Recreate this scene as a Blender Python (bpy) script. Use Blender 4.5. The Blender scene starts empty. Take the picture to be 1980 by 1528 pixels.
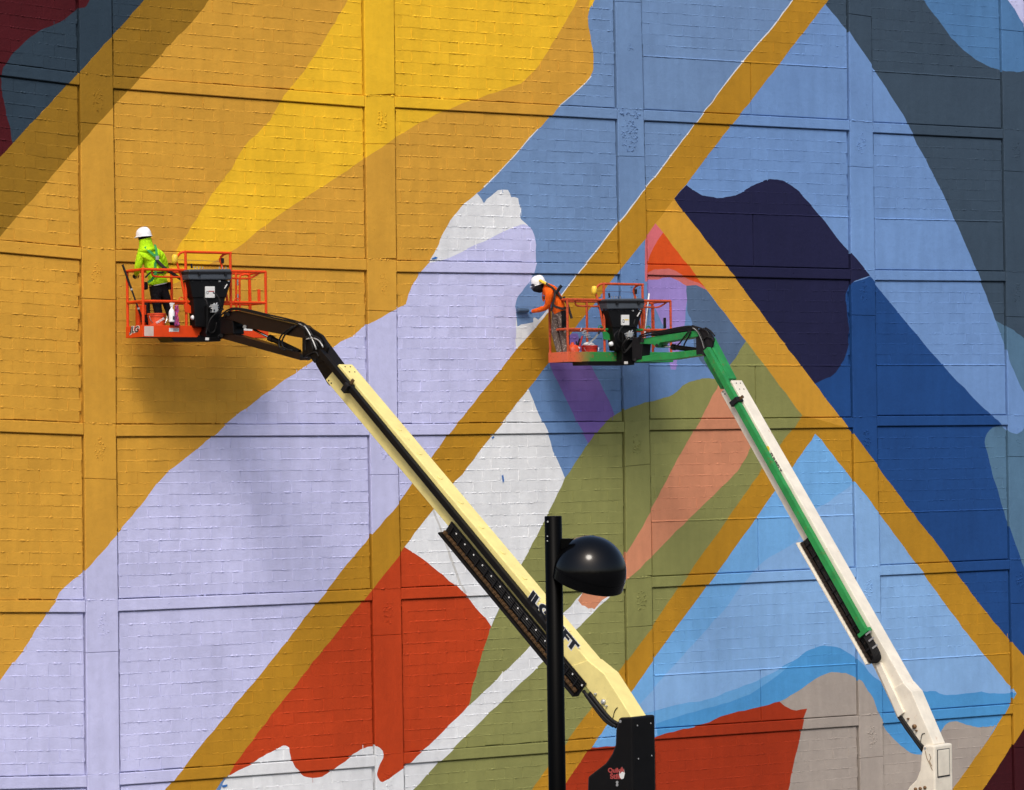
import bpy, bmesh, math, random
import numpy as np
from mathutils import Vector, Matrix
from mathutils.geometry import delaunay_2d_cdt

random.seed(7)
rng = np.random.default_rng(7)
scene = bpy.context.scene
COL = scene.collection

# ------------------------------------------------------------------ camera
GZ = 9.1                                   # height of the survey origin above the ground
F, YAW, PITCH, ROLL, DIST = 6019.1, 0.590959, 0.0160926, -0.0148423, 57.0352
PW, PH = 1980.0, 1528.0
FW = Vector((math.sin(YAW)*math.cos(PITCH), math.cos(YAW)*math.cos(PITCH), math.sin(PITCH)))
_r = Vector((math.cos(YAW), -math.sin(YAW), 0.0)); _u = _r.cross(FW)
RT = _r*math.cos(ROLL) + _u*math.sin(ROLL)
UP = -_r*math.sin(ROLL) + _u*math.cos(ROLL)
CAM = Vector((0, 0, GZ)) - FW*DIST
cd = bpy.data.cameras.new('camera'); cam = bpy.data.objects.new('camera', cd); COL.objects.link(cam)
cd.sensor_width = 36.0; cd.lens = F/PW*36.0; cd.clip_end = 2000; cd.clip_start = 0.5
cam.matrix_world = Matrix(((RT.x, UP.x, -FW.x, CAM.x), (RT.y, UP.y, -FW.y, CAM.y), (RT.z, UP.z, -FW.z, CAM.z), (0, 0, 0, 1)))
scene.camera = cam

# ------------------------------------------------------------------ sky, sun, exposure
SUN_DIR = Vector((-0.60, -0.80, 0.0)).normalized()*math.cos(math.radians(50)) + Vector((0, 0, math.sin(math.radians(50))))
world = bpy.data.worlds.new('World'); scene.world = world; world.use_nodes = True
wn = world.node_tree.nodes; wl = world.node_tree.links; wn.clear()
sky = wn.new('ShaderNodeTexSky'); sky.sky_type = 'NISHITA'; sky.sun_disc = False
sky.sun_elevation = math.radians(50); sky.sun_rotation = math.atan2(SUN_DIR.x, SUN_DIR.y)
sky.dust_density = 4.0; sky.air_density = 1.0; sky.ozone_density = 1.0
bg = wn.new('ShaderNodeBackground'); bg.inputs['Strength'].default_value = 0.13
wo = wn.new('ShaderNodeOutputWorld'); wl.new(sky.outputs[0], bg.inputs[0]); wl.new(bg.outputs[0], wo.inputs[0])
sd = bpy.data.lights.new('sun', 'SUN'); sd.energy = 1.5; sd.angle = math.radians(16); sd.color = (1.0, 0.94, 0.86)
sun = bpy.data.objects.new('sun', sd); COL.objects.link(sun); sun.location = (-20, -20, 40)
sun.rotation_euler = SUN_DIR.to_track_quat('Z', 'Y').to_euler()
vs = scene.view_settings; vs.view_transform = 'Standard'; vs.look = 'None'; vs.gamma = 1.0; vs.exposure = 0.28
vs.use_curve_mapping = False

# ------------------------------------------------------------------ survey helpers
def ray(px, py):
    return FW + RT*((px-PW/2)/F) - UP*((py-PH/2)/F)
def P(px, py, y=0.0):
    """point of the plane y = const that the survey photo shows at (px, py)"""
    d = ray(px, py); return CAM + d*((y-CAM.y)/d.y)
def W(px, py):
    q = P(px, py, 0.0); return (q.x, q.z)
class Plane:
    """vertical plane through a point, running along the horizontal direction h; e3 is its near-side normal"""
    def __init__(s, p, h):
        s.p = Vector(p); s.h = Vector((h[0], h[1], 0)).normalized(); s.e3 = Vector((s.h.y, -s.h.x, 0))
    def pt(s, px, py, off=0.0):
        d = ray(px, py); o = s.p + s.e3*off
        return CAM + d*((o-CAM).dot(s.e3)/d.dot(s.e3))
def lin(c):
    r = []
    for v in c[:3]:
        v = v/255.0; r.append(v/12.92 if v <= 0.04045 else ((v+0.055)/1.055)**2.4)
    return r

# ------------------------------------------------------------------ object helpers
def tag(o, label=None, cat=None, group=None, kind=None):
    if label: o['label'] = label
    if cat: o['category'] = cat
    if group: o['group'] = group
    if kind: o['kind'] = kind
    return o
def thing(name, label, cat, loc=(0, 0, 0), group=None):
    o = bpy.data.objects.new(name, None); COL.objects.link(o); o.location = loc; o.empty_display_size = 0.2
    bpy.context.view_layer.update()
    return tag(o, label, cat, group)
def put(name, me, mat, parent=None, bevel=0.0, smooth=False):
    o = bpy.data.objects.new(name, me); COL.objects.link(o)
    if mat is not None:
        for m in (mat if isinstance(mat, (list, tuple)) else [mat]): me.materials.append(m)
    if smooth:
        for p in me.polygons: p.use_smooth = True
    if parent is not None:
        root = parent
        off = Vector((0, 0, 0))
        while root is not None: off += root.location; root = root.parent
        o.parent = parent; o.location = -off
    if bevel > 0:
        b = o.modifiers.new('bevel', 'BEVEL'); b.width = bevel; b.segments = 2; b.limit_method = 'ANGLE'; b.angle_limit = 0.6
    return o
class MB:
    def __init__(s): s.v = []; s.f = []; s.mi = []
    def add(s, vs, fs, mi=0):
        n = len(s.v); s.v += [tuple(v) for v in vs]; s.f += [tuple(n+i for i in f) for f in fs]; s.mi += [mi]*len(fs); return s
    def prism(s, pts, vec, mi=0):
        """flat polygon (list of Vectors) pushed along vec"""
        n = len(pts); vec = Vector(vec); a = [Vector(p) for p in pts]; b = [p+vec for p in a]
        fs = [tuple(range(n)), tuple(range(2*n-1, n-1, -1))] + [(i, n+i, n+(i+1) % n, (i+1) % n) for i in range(n)]
        return s.add(a+b, fs, mi)
    def box(s, c, sx, sy, sz, ax=None, mi=0):
        c = Vector(c); ax = ax or (Vector((1, 0, 0)), Vector((0, 1, 0)), Vector((0, 0, 1)))
        vs = [c+ax[0]*(i*sx/2)+ax[1]*(j*sy/2)+ax[2]*(k*sz/2) for i in (-1, 1) for j in (-1, 1) for k in (-1, 1)]
        return s.add(vs, [(0, 1, 3, 2), (4, 6, 7, 5), (0, 4, 5, 1), (2, 3, 7, 6), (0, 2, 6, 4), (1, 5, 7, 3)], mi)
    def bar(s, a, b, w, h=None, up=Vector((0, 0, 1)), mi=0):
        a = Vector(a); b = Vector(b); h = h or w; d = b-a; L = d.length; d.normalize()
        x = d.cross(up)
        if x.length < 1e-3: x = d.cross(Vector((1, 0, 0)))
        x.normalize(); y = x.cross(d)
        return s.box((a+b)/2, L, w, h, (d, x, y), mi)
    def tube(s, pts, r, n=10, cap=True, mi=0):
        pts = [Vector(p) for p in pts]; rs = r if isinstance(r, (list, tuple)) else [r]*len(pts)
        base = len(s.v); ref = None
        for i, p in enumerate(pts):
            t = (pts[min(i+1, len(pts)-1)]-pts[max(i-1, 0)]).normalized()
            if ref is None:
                ref = t.cross(Vector((0, 0, 1)))
                if ref.length < 1e-2: ref = t.cross(Vector((1, 0, 0)))
            ref = (ref-t*ref.dot(t)).normalized(); b = t.cross(ref)
            for k in range(n):
                a = 2*math.pi*k/n; s.v.append(tuple(p+(ref*math.cos(a)+b*math.sin(a))*rs[i]))
        for i in range(len(pts)-1):
            for k in range(n):
                q = base+i*n; s.f.append((q+k, q+(k+1) % n, q+n+(k+1) % n, q+n+k)); s.mi.append(mi)
        if cap:
            s.f.append(tuple(base+k for k in range(n-1, -1, -1))); s.mi.append(mi)
            q = base+(len(pts)-1)*n; s.f.append(tuple(q+k for k in range(n))); s.mi.append(mi)
        return s
    def lathe(s, prof, c, ax, n=32, mi=0):
        """prof: (radius, height) pairs round axis ax through c"""
        c = Vector(c); ax = Vector(ax).normalized(); u = ax.cross(Vector((0.3, 1, 0.2))).normalized(); w = ax.cross(u); base = len(s.v)
        for (r, h) in prof:
            for k in range(n):
                a = 2*math.pi*k/n; s.v.append(tuple(c+ax*h+(u*math.cos(a)+w*math.sin(a))*r))
        for i in range(len(prof)-1):
            for k in range(n):
                q = base+i*n; s.f.append((q+k, q+(k+1) % n, q+n+(k+1) % n, q+n+k)); s.mi.append(mi)
        s.f.append(tuple(base+k for k in range(n-1, -1, -1))); s.mi.append(mi)
        q = base+(len(prof)-1)*n; s.f.append(tuple(q+k for k in range(n))); s.mi.append(mi)
        return s
    def mesh(s, name='m'):
        me = bpy.data.meshes.new(name); me.from_pydata(s.v, [], s.f); me.polygons.foreach_set('material_index', s.mi); me.update()
        bm = bmesh.new(); bm.from_mesh(me); bmesh.ops.recalc_face_normals(bm, faces=bm.faces); bm.to_mesh(me); bm.free()
        return me
    def put(s, name, mat, parent=None, bevel=0.0, smooth=False):
        return put(name, s.mesh(name), mat, parent, bevel, smooth)
def smooth_chain(pts, sub=4):
    """Catmull-Rom curve through pts"""
    p = [Vector(q) for q in pts]; out = []
    for i in range(len(p)-1):
        a = p[max(i-1, 0)]; b = p[i]; c = p[i+1]; d = p[min(i+2, len(p)-1)]
        for k in range(sub):
            t = k/sub
            out.append(0.5*((2*b)+(c-a)*t+(2*a-5*b+4*c-d)*t*t+(3*b-a-3*c+d)*t**3))
    out.append(p[-1]); return out
def S(*pts):
    return [(q.x, q.y) for q in smooth_chain([(a, b, 0) for a, b in pts], 4)]

# ------------------------------------------------------------------ materials
def nodes_of(name):
    m = bpy.data.materials.new(name); m.use_nodes = True; nt = m.node_tree; nt.nodes.clear()
    out = nt.nodes.new('ShaderNodeOutputMaterial'); b = nt.nodes.new('ShaderNodeBsdfPrincipled'); nt.links.new(b.outputs[0], out.inputs[0])
    return m, nt, b
def noise(nt, scale, detail=4, rough=0.6, coord='Object'):
    tc = nt.nodes.new('ShaderNodeTexCoord'); n = nt.nodes.new('ShaderNodeTexNoise'); n.inputs['Scale'].default_value = scale
    n.inputs['Detail'].default_value = detail; n.inputs['Roughness'].default_value = rough
    nt.links.new(tc.outputs[coord], n.inputs['Vector']); return n
def ramp(nt, src, stops):
    r = nt.nodes.new('ShaderNodeValToRGB'); nt.links.new(src, r.inputs[0]); e = r.color_ramp.elements
    e[0].position, e[0].color = stops[0][0], (*stops[0][1], 1); e[1].position, e[1].color = stops[-1][0], (*stops[-1][1], 1)
    for p, c in stops[1:-1]:
        x = e.new(p); x.color = (*c, 1)
    return r
def mixc(nt, fac, a, b, mode='MIX'):
    m = nt.nodes.new('ShaderNodeMix'); m.data_type = 'RGBA'; m.blend_type = mode
    for sock, val in ((m.inputs[0], fac), (m.inputs[6], a), (m.inputs[7], b)):
        if isinstance(val, (int, float)): sock.default_value = val
        elif isinstance(val, (list, tuple)): sock.default_value = (*val[:3], 1)
        else: nt.links.new(val, sock)
    return m.outputs[2]
def bump(nt, b, src, strength, dist):
    bp = nt.nodes.new('ShaderNodeBump'); bp.inputs['Strength'].default_value = strength; bp.inputs['Distance'].default_value = dist
    nt.links.new(src, bp.inputs['Height']); nt.links.new(bp.outputs[0], b.inputs['Normal'])
def paint(name, rgb, rough=0.45, metal=0.0, wear=None, wear_amt=0.0, var=0.12, scale=6.0, bmp=0.0, spec=0.5):
    m, nt, b = nodes_of(name); c = lin(rgb); n = noise(nt, scale)
    lo = [v*(1-var) for v in c]; hi = [min(1, v*(1+var*0.6)) for v in c]
    col = ramp(nt, n.outputs[0], [(0.3, lo), (0.7, hi)]).outputs[0]
    if wear:
        n2 = noise(nt, scale*2.3, 8, 0.7); th = 0.72-wear_amt*0.3
        k = ramp(nt, n2.outputs[0], [(th-0.05, (0, 0, 0)), (th+0.05, (1, 1, 1))]).outputs[0]
        col = mixc(nt, k, col, lin(wear))
    nt.links.new(col, b.inputs['Base Color']); b.inputs['Roughness'].default_value = rough; b.inputs['Metallic'].default_value = metal
    b.inputs['Specular IOR Level'].default_value = spec
    if bmp: bump(nt, b, noise(nt, 60, 5).outputs[0], bmp, 0.01)
    return m
def mural_paint():
    m, nt, b = nodes_of('mural_paint')
    at = nt.nodes.new('ShaderNodeAttribute'); at.attribute_name = 'paint'; at.attribute_type = 'GEOMETRY'
    geo = nt.nodes.new('ShaderNodeNewGeometry')
    def wn_(scale, det, ro):
        n = nt.nodes.new('ShaderNodeTexNoise'); n.inputs['Scale'].default_value = scale; n.inputs['Detail'].default_value = det
        n.inputs['Roughness'].default_value = ro; nt.links.new(geo.outputs['Position'], n.inputs['Vector']); return n
    big = wn_(0.7, 6, 0.65); k = ramp(nt, big.outputs[0], [(0.3, (0.88, 0.88, 0.885)), (0.7, (1.05, 1.05, 1.04))])
    roll = wn_(7.0, 4, 0.7); k2 = ramp(nt, roll.outputs[0], [(0.3, (0.955, 0.955, 0.955)), (0.7, (1.03, 1.03, 1.03))])
    c = mixc(nt, 1.0, at.outputs['Color'], k.outputs[0], 'MULTIPLY'); c = mixc(nt, 1.0, c, k2.outputs[0], 'MULTIPLY')
    mp = nt.nodes.new('ShaderNodeMapping'); mp.inputs['Scale'].default_value = (5.5, 1.0, 0.8); nt.links.new(geo.outputs['Position'], mp.inputs['Vector'])
    lap = nt.nodes.new('ShaderNodeTexNoise'); lap.inputs['Scale'].default_value = 1.0; lap.inputs['Detail'].default_value = 5; nt.links.new(mp.outputs[0], lap.inputs['Vector'])
    k3 = ramp(nt, lap.outputs[0], [(0.36, (0.95, 0.95, 0.95)), (0.62, (1.02, 1.02, 1.02))]); c = mixc(nt, 1.0, c, k3.outputs[0], 'MULTIPLY')
    nt.links.new(c, b.inputs['Base Color'])
    rr = ramp(nt, roll.outputs[0], [(0.3, (0.6, 0.6, 0.6)), (0.7, (0.8, 0.8, 0.8))]); nt.links.new(rr.outputs[0], b.inputs['Roughness'])
    b.inputs['Specular IOR Level'].default_value = 0.16
    fine = wn_(38, 6, 0.65); med = wn_(9, 5, 0.6)
    ad = nt.nodes.new('ShaderNodeMath'); ad.operation = 'MULTIPLY_ADD'; ad.inputs[1].default_value = 2.2
    nt.links.new(med.outputs[0], ad.inputs[0]); nt.links.new(fine.outputs[0], ad.inputs[2])
    bump(nt, b, ad.outputs[0], 0.55, 0.006)
    return m
M = {}
M['mural'] = mural_paint()
M['orange'] = paint('orange_enamel', (222, 70, 22), 0.42, spec=0.25, wear=(150, 60, 30), wear_amt=0.1)
M['orange_worn'] = paint('worn_orange_enamel', (196, 80, 46), 0.55, spec=0.25, wear=(120, 66, 44), wear_amt=0.45, var=0.25, scale=9)
M['black'] = paint('black_metal', (13, 12, 13), 0.42, var=0.3, spec=0.22)
M['black_gloss'] = paint('black_gloss_coat', (4, 4, 5), 0.15, var=0.1, spec=0.3)
M['black_pole'] = paint('black_pole_coat', (3, 3, 3), 0.42, var=0.1, spec=0.05)
M['brown_black'] = paint('brown_black_arm', (26, 16, 13), 0.42, var=0.3, wear=(60, 44, 38), wear_amt=0.1, spec=0.3)
M['grey_plastic'] = paint('grey_plastic', (66, 72, 80), 0.5)
M['dark_plastic'] = paint('dark_plastic', (22, 22, 25), 0.5, spec=0.3)
M['cream'] = paint('cream_yellow_enamel', (240, 223, 144), 0.4, wear=(206, 186, 112), wear_amt=0.14, var=0.10, scale=4)
M['white_boom'] = paint('scuffed_white_enamel', (232, 224, 206), 0.5, wear=(206, 176, 146), wear_amt=0.16, var=0.14, scale=3.2)
M['green'] = paint('green_enamel', (42, 140, 72), 0.42, wear=(96, 110, 54), wear_amt=0.3, var=0.25, scale=4, spec=0.3)
M['steel'] = paint('bare_steel', (190, 190, 192), 0.25, metal=1.0)
M['valve'] = paint('grey_valve_metal', (178, 180, 180), 0.4, metal=0.4)
M['chain_dark'] = paint('dark_chain_links', (52, 42, 36), 0.5, metal=0.3, wear=(120, 92, 66), wear_amt=0.2, scale=30)
M['rust_ring'] = paint('rust_stained_cap', (206, 176, 146), 0.6, wear=(150, 104, 70), wear_amt=0.7, scale=22)
M['rubber'] = paint('black_rubber', (17, 17, 18), 0.6, spec=0.3)
M['chain'] = paint('chain_links', (120, 92, 62), 0.42, metal=0.5, wear=(60, 44, 34), wear_amt=0.55, scale=40)
M['white_plastic'] = paint('white_plastic', (235, 236, 238), 0.35, var=0.04)
M['sticker'] = paint('sticker_white', (222, 222, 220), 0.5, var=0.05)
M['ink'] = paint('dark_blue_ink', (24, 28, 38), 0.5)
M['red_ink'] = paint('red_ink', (168, 66, 62), 0.6, wear=(90, 40, 40), wear_amt=0.3, scale=30)
M['yellow_part'] = paint('yellow_plastic', (236, 200, 60), 0.45)
M['bucket_orange'] = paint('orange_bucket_plastic', (236, 84, 40), 0.4, var=0.06)
M['red'] = paint('red_plastic', (200, 44, 30), 0.45)
def cloth(name, rgb, wear=None, wear_amt=0.0):
    m = paint(name, rgb, 0.85, var=0.2, scale=10, wear=wear, wear_amt=wear_amt, spec=0.2); nt = m.node_tree; b = [n for n in nt.nodes if n.type == 'BSDF_PRINCIPLED'][0]
    tc = nt.nodes.new('ShaderNodeTexCoord'); mp = nt.nodes.new('ShaderNodeMapping'); mp.inputs['Scale'].default_value = (9, 9, 4.5); mp.inputs['Rotation'].default_value = (0.3, 0.5, 0.2); nt.links.new(tc.outputs['Object'], mp.inputs[0])
    n = nt.nodes.new('ShaderNodeTexNoise'); n.inputs['Scale'].default_value = 1.6; n.inputs['Detail'].default_value = 3; n.inputs['Distortion'].default_value = 1.2; nt.links.new(mp.outputs[0], n.inputs['Vector'])
    bump(nt, b, n.outputs[0], 0.9, 0.032); return m
M['hi_vis'] = cloth('hi_vis_yellow_cloth', (186, 240, 24)); M['hi_orange'] = cloth('hi_vis_orange_cloth', (250, 100, 20))
M['trouser'] = cloth('black_trousers', (20, 18, 22))
M['trouser2'] = paint('paint_spattered_trousers', (92, 76, 68), 0.85, wear=(176, 164, 154), wear_amt=0.5, var=0.3, scale=14, bmp=0.3)
M['skin'] = paint('skin', (176, 124, 96), 0.5, var=0.1)
M['glove'] = paint('blue_glove', (84, 148, 214), 0.5)
M['dark_glove'] = paint('dark_glove', (38, 34, 36), 0.7)
M['webbing'] = paint('green_webbing', (50, 150, 74), 0.8)
M['dark_web'] = paint('dark_webbing', (40, 34, 32), 0.8)
M['mask'] = paint('dark_mask', (44, 44, 56), 0.35)
M['boot'] = paint('boot_leather', (40, 32, 28), 0.6)
M['pink'] = paint('magenta_rag', (190, 60, 110), 0.8, wear=(90, 80, 160), wear_amt=0.6, scale=20)
M['tape'] = paint('blue_tape', (42, 104, 176), 0.6)
M['roller_nap'] = paint('slate_wet_nap', (64, 86, 112), 0.5, bmp=0.5)

# ------------------------------------------------------------------ ground
gm, nt, b = nodes_of('asphalt')
n = noise(nt, 1.5, 8); nt.links.new(ramp(nt, n.outputs[0], [(0.3, (0.045, 0.045, 0.047)), (0.7, (0.075, 0.074, 0.072))]).outputs[0], b.inputs['Base Color'])
b.inputs['Roughness'].default_value = 0.9; bump(nt, b, noise(nt, 120, 6).outputs[0], 0.5, 0.01)
g = MB().add([(-600, -600, 0), (600, -600, 0), (600, 600, 0), (-600, 600, 0)], [(0, 1, 2, 3)]).put('ground', gm)
tag(g, 'grey asphalt ground at the foot of the wall', kind='structure')
pm, nt, b = nodes_of('concrete_paving')
n = noise(nt, 2.0, 8); nt.links.new(ramp(nt, n.outputs[0], [(0.3, (0.3, 0.29, 0.27)), (0.7, (0.4, 0.39, 0.37))]).outputs[0], b.inputs['Base Color']); b.inputs['Roughness'].default_value = 0.9
g = MB().box((2, -1.6, 0.06), 60, 3.0, 0.12).put('pavement', pm, bevel=0.02)  # unseen; light grey strip added to bounce light up on to the wall
tag(g, 'concrete pavement strip added out of view along the foot of the wall for bounce light', kind='structure')

# ------------------------------------------------------------------ the mural: traced colour fields in wall metres, painted back to front
C = dict(maroon=(74, 16, 24), slate=(46, 62, 76), band=(148, 110, 30), mustard=(212, 158, 58), yellow=(240, 190, 44),
         lav=(198, 200, 238), white=(228, 231, 234), ochre=(183, 134, 36), ochre2=(206, 152, 52), blue=(112, 148, 200),
         blue2=(113, 144, 187), steelblue=(60, 77, 94), topblue=(80, 124, 172), navy=(32, 33, 66), royal=(31, 72, 132), teal=(84, 118, 146),
         pink=(212, 108, 116), orange=(216, 82, 30), salmonpink=(206, 112, 108), purple=(156, 136, 204), patch=(86, 108, 138),
         olive=(138, 140, 84), salmon=(208, 140, 106), inblue=(104, 138, 186), purple2=(130, 106, 182), red=(190, 66, 28),
         sky=(116, 174, 228), sky2=(134, 176, 224), wave=(78, 150, 208), wave2=(104, 166, 219), red2=(162, 52, 22), grey=(166, 156, 147), dmar=(56, 12, 20), line=(200, 200, 198))
LAY = []
def L(col, *chains):
    pts = []
    for c in chains: pts += c if isinstance(c, list) else [c]
    LAY.append((C[col], np.array([W(*p) for p in pts])))
BIG = 900
# band A (the long ochre diagonal): left and inner edges
A_left = [(1533, 0), (1487, 60), (1443, 110), (1397, 167), (1353, 227), (1320, 270), (1277, 327), (1240, 372), (1197, 427), (1170, 462), (1132, 509), (1053, 613), (1000, 675), (937, 753), (873, 832), (830, 890), (770, 973), (730, 1019), (659, 1106), (600, 1181), (533, 1268), (467, 1348), (400, 1428), (333, 1511), (100, 1800)]
A_in = [(1267, 432), (1245, 464), (1207, 509), (1160, 573), (1060, 703), (1022, 752), (957, 835), (893, 917), (870, 943), (812, 1018), (783, 1058), (767, 1078), (717, 1141), (660, 1213), (617, 1266), (550, 1351), (500, 1415), (440, 1498), (200, 1800)]
A_out = [(1602, 0), (1567, 45), (1520, 107), (1447, 200), (1407, 250), (1370, 300), (1327, 356), (1303, 385)]
B_out = [(1303, 385), (1400, 510), (1487, 625), (1573, 740), (1640, 828), (1697, 902), (1753, 977), (1785, 1019), (1820, 1063), (1853, 1113), (1903, 1179), (1950, 1236), (1980, 1272), (2300, 1690)]
B_in = [(1267, 432), (1280, 449), (1319, 500), (1360, 552), (1400, 605), (1442, 659), (1477, 705), (1507, 746), (1550, 803)]
C_up = [(1550, 803), (1533, 830), (1507, 862), (1447, 945), (1397, 1017), (1333, 1106), (1320, 1125), (1260, 1212), (1212, 1276), (1160, 1348), (1090, 1441), (1053, 1493), (830, 1800)]
C_low = [(1577, 838), (1533, 903), (1497, 952), (1449, 1019), (1387, 1106), (1340, 1169), (1320, 1197), (1263, 1275), (1212, 1346), (1180, 1393), (1143, 1444), (1093, 1515), (890, 1800)]
B_in2 = [(1577, 838), (1620, 892), (1673, 959), (1718, 1019), (1767, 1085), (1820, 1158), (1870, 1225), (1920, 1288), (1963, 1340)]
D_in = [(1963, 1340), (1937, 1388), (1903, 1441), (1853, 1511), (1650, 1800)]
D_out = [(2090, 1240), (1979, 1405), (1943, 1463), (1907, 1518), (1710, 1800)]
mus_blue = S((1160, -300), (1158, -60), (1150, 0), (1139, 20), (1138, 50), (1145, 90), (1148, 123), (1142, 147), (1133, 160), (1110, 180), (1080, 207), (1057, 233), (1040, 250), (1010, 283), (980, 317), (950, 348), (923, 374))
wh_left = S((923, 374), (890, 402), (866, 434), (851, 465), (840, 490), (827, 509), (810, 530), (797, 553), (788, 573), (785, 588))
lav_up = S((785, 588), (763, 599), (710, 628), (680, 650), (659, 662), (627, 683), (600, 702), (560, 729), (520, 756), (493, 777), (457, 803), (417, 838), (383, 867), (353, 890), (320, 918), (297, 943), (273, 977), (237, 1019), (213, 1047), (187, 1078), (160, 1106), (123, 1138), (97, 1177), (67, 1221), (43, 1261), (20, 1290), (0, 1316), (-300, 1720))
maroon_r = S((230, -120), (172, 0), (152, 17), (117, 42), (77, 60), (43, 85), (17, 115), (4, 137), (2, 160), (7, 193), (15, 233), (25, 277))
# background: mustard everywhere left, blue right of it
L('mustard', (-BIG, -BIG), (3000, -BIG), (3000, 2500), (-BIG, 2500))
L('slate', (-BIG, -BIG), (1000, -BIG), (280, 0), (-300, 633), (-BIG, 1300))
L('maroon', (-BIG, -BIG), (290, -BIG), maroon_r, (-300, 633), (-BIG, 1300))
L('band', (1107, -BIG), (280, 0), (153, 139), (25, 277), (-300, 633), (-300, 800), (0, 457), S((0, 457), (63, 385), (110, 330), (157, 274), (213, 212), (290, 130), (333, 82), (377, 36), (405, 0)), (1180, -BIG))
L('yellow', (960, -BIG), S((690, -40), (672, 0), (655, 30), (623, 85), (587, 138), (547, 187), (530, 220), (515, 240), (473, 283), (447, 327), (410, 375), (370, 440), (343, 480), (326, 520), (316, 552)), (340, 548), S((385, 520), (457, 480), (517, 433), (560, 402), (617, 365), (659, 338), (707, 305), (762, 268), (803, 243), (847, 220), (893, 201), (960, 178), (1007, 160), (1037, 133), (1060, 97), (1093, 43), (1118, 0)), (1500, -BIG))
L('yellow', (1125, -60), (1141, 0), (1136, 22), (1160, 10), (1170, -80))
# lavender, then white, then blues right of the mustard edge
L('lav', wh_left, lav_up, (-BIG, 2600), (900, 2600), (1000, 675), (1060, 580), (1060, 400), (985, 378))
L('white', (923, 374), S((923, 374), (890, 402), (866, 434), (851, 465), (840, 490), (827, 509)), (868, 500), (907, 480), (950, 460), (980, 444), S((1007, 435), (1020, 435), (1030, 447), (1035, 467), (1036, 500), (1031, 528), (1022, 547), (1010, 562), (1000, 577), (997, 592), (998, 612), (998, 633), (997, 657), (999, 676)), (1120, 600), (1100, 400), (1000, 360), (945, 368))
L('blue2', mus_blue, (930, 383), (935, 393), (942, 386), (950, 380), (962, 368), (970, 366), (982, 368), (985, 375), (988, 382), (995, 381), (1002, 383), (1005, 397), (1008, 407), (1005, 416), (1007, 425), S((1020, 434), (1030, 447), (1035, 467), (1036, 500), (1031, 528), (1022, 547), (1010, 562), (1000, 577), (997, 592), (998, 612)), (1001, 632), (1008, 628), (1018, 627), (1030, 623), (1030, 617), (1032, 612), (1040, 618), (1048, 612), (1240, 385), (1560, 0), (2200, -BIG), (1160, -BIG))
L('line', (884, 922), (888, 921), (930, 1005), (927, 1008))
def thin(pts, w, col='white'):
    a = [Vector((p[0], p[1])) for p in pts]; up = []; dn = []
    for i, p in enumerate(a):
        t = (a[min(i+1, len(a)-1)]-a[max(i-1, 0)]).normalized(); n = Vector((-t.y, t.x)); k = w*(0.35+0.65*random.random())
        up.append(tuple(p+n*k*0.55)); dn.append(tuple(p-n*0.4))
    LAY.append((C[col], np.array([W(*q) for q in up+dn[::-1]])))
thin([(1143, 148), (1134, 160), (1122, 170), (1110, 181), (1095, 194), (1080, 208)], 3.0)
thin([(1040, 250), (1025, 267), (1010, 284), (995, 301), (980, 318), (965, 333), (950, 349), (936, 362)], 4.2)
# right-hand blues
L('blue', (1602, 0), (1303, 385), (1303, 400), (1500, 700), (1800, 1100), (2400, 1900), (3000, 1900), (3000, -BIG), (2160, -BIG))
L('steelblue', (1200, -BIG), (1597, 10), S((1620, 37), (1640, 63), (1685, 128), (1720, 183), (1745, 222), (1767, 267), (1797, 323), (1827, 383), (1852, 440), (1883, 512), (1900, 555), (1913, 588), (1925, 620)), S((1943, 630), (1963, 643), (1980, 658), (2040, 720)), (3000, 900), (3000, -BIG))
L('topblue', (1400, -BIG), S((1700, -120), (1785, 0), (1813, 37), (1840, 73), (1870, 103), (1900, 123), (1930, 135), (1953, 139), (1980, 138), (2060, 120)), (3000, 0), (3000, -BIG))
L('lav', (1600, -BIG), (1945, 0), (1960, 20), (1979, 52), (2300, 500), (3000, 500), (3000, -BIG))
L('teal', (1925, 620), S((1937, 653), (1943, 670), (1953, 707), (1979, 777), (2010, 880)), (3000, 1200), (3000, 850), S((2040, 720), (1980, 658), (1963, 643), (1943, 630)))
L('royal', S((1680, 535), (1690, 547), (1733, 600), (1787, 665), (1837, 723), (1887, 775), (1917, 803), (1947, 822)), (2100, 900), (2400, 1900), (1500, 900), (1500, 600))
L('teal', S((1947, 822), (1920, 827), (1907, 840), (1905, 860), (1912, 887), (1920, 920), (1933, 960), (1949, 1017), (1979, 1101), (2040, 1280)), (3000, 1700), (3000, 850), (2010, 790))
L('blue', S((1910, 797), (1933, 820), (1947, 833), (1960, 839), (1973, 833), (1982, 815)), (1990, 790), (1950, 700))
L('navy', (1303, 385), S((1327, 357), (1340, 368), (1357, 377), (1380, 382), (1403, 382), (1423, 377), (1443, 367), (1463, 355), (1483, 348), (1503, 347), (1523, 354), (1540, 366), (1560, 388), (1587, 419), (1620, 463), (1662, 510), (1680, 534)), S((1667, 537), (1647, 547), (1637, 563), (1635, 583), (1640, 620), (1642, 650), (1637, 683), (1623, 710), (1605, 728), (1577, 741)), (1520, 740), (1300, 420))
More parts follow.
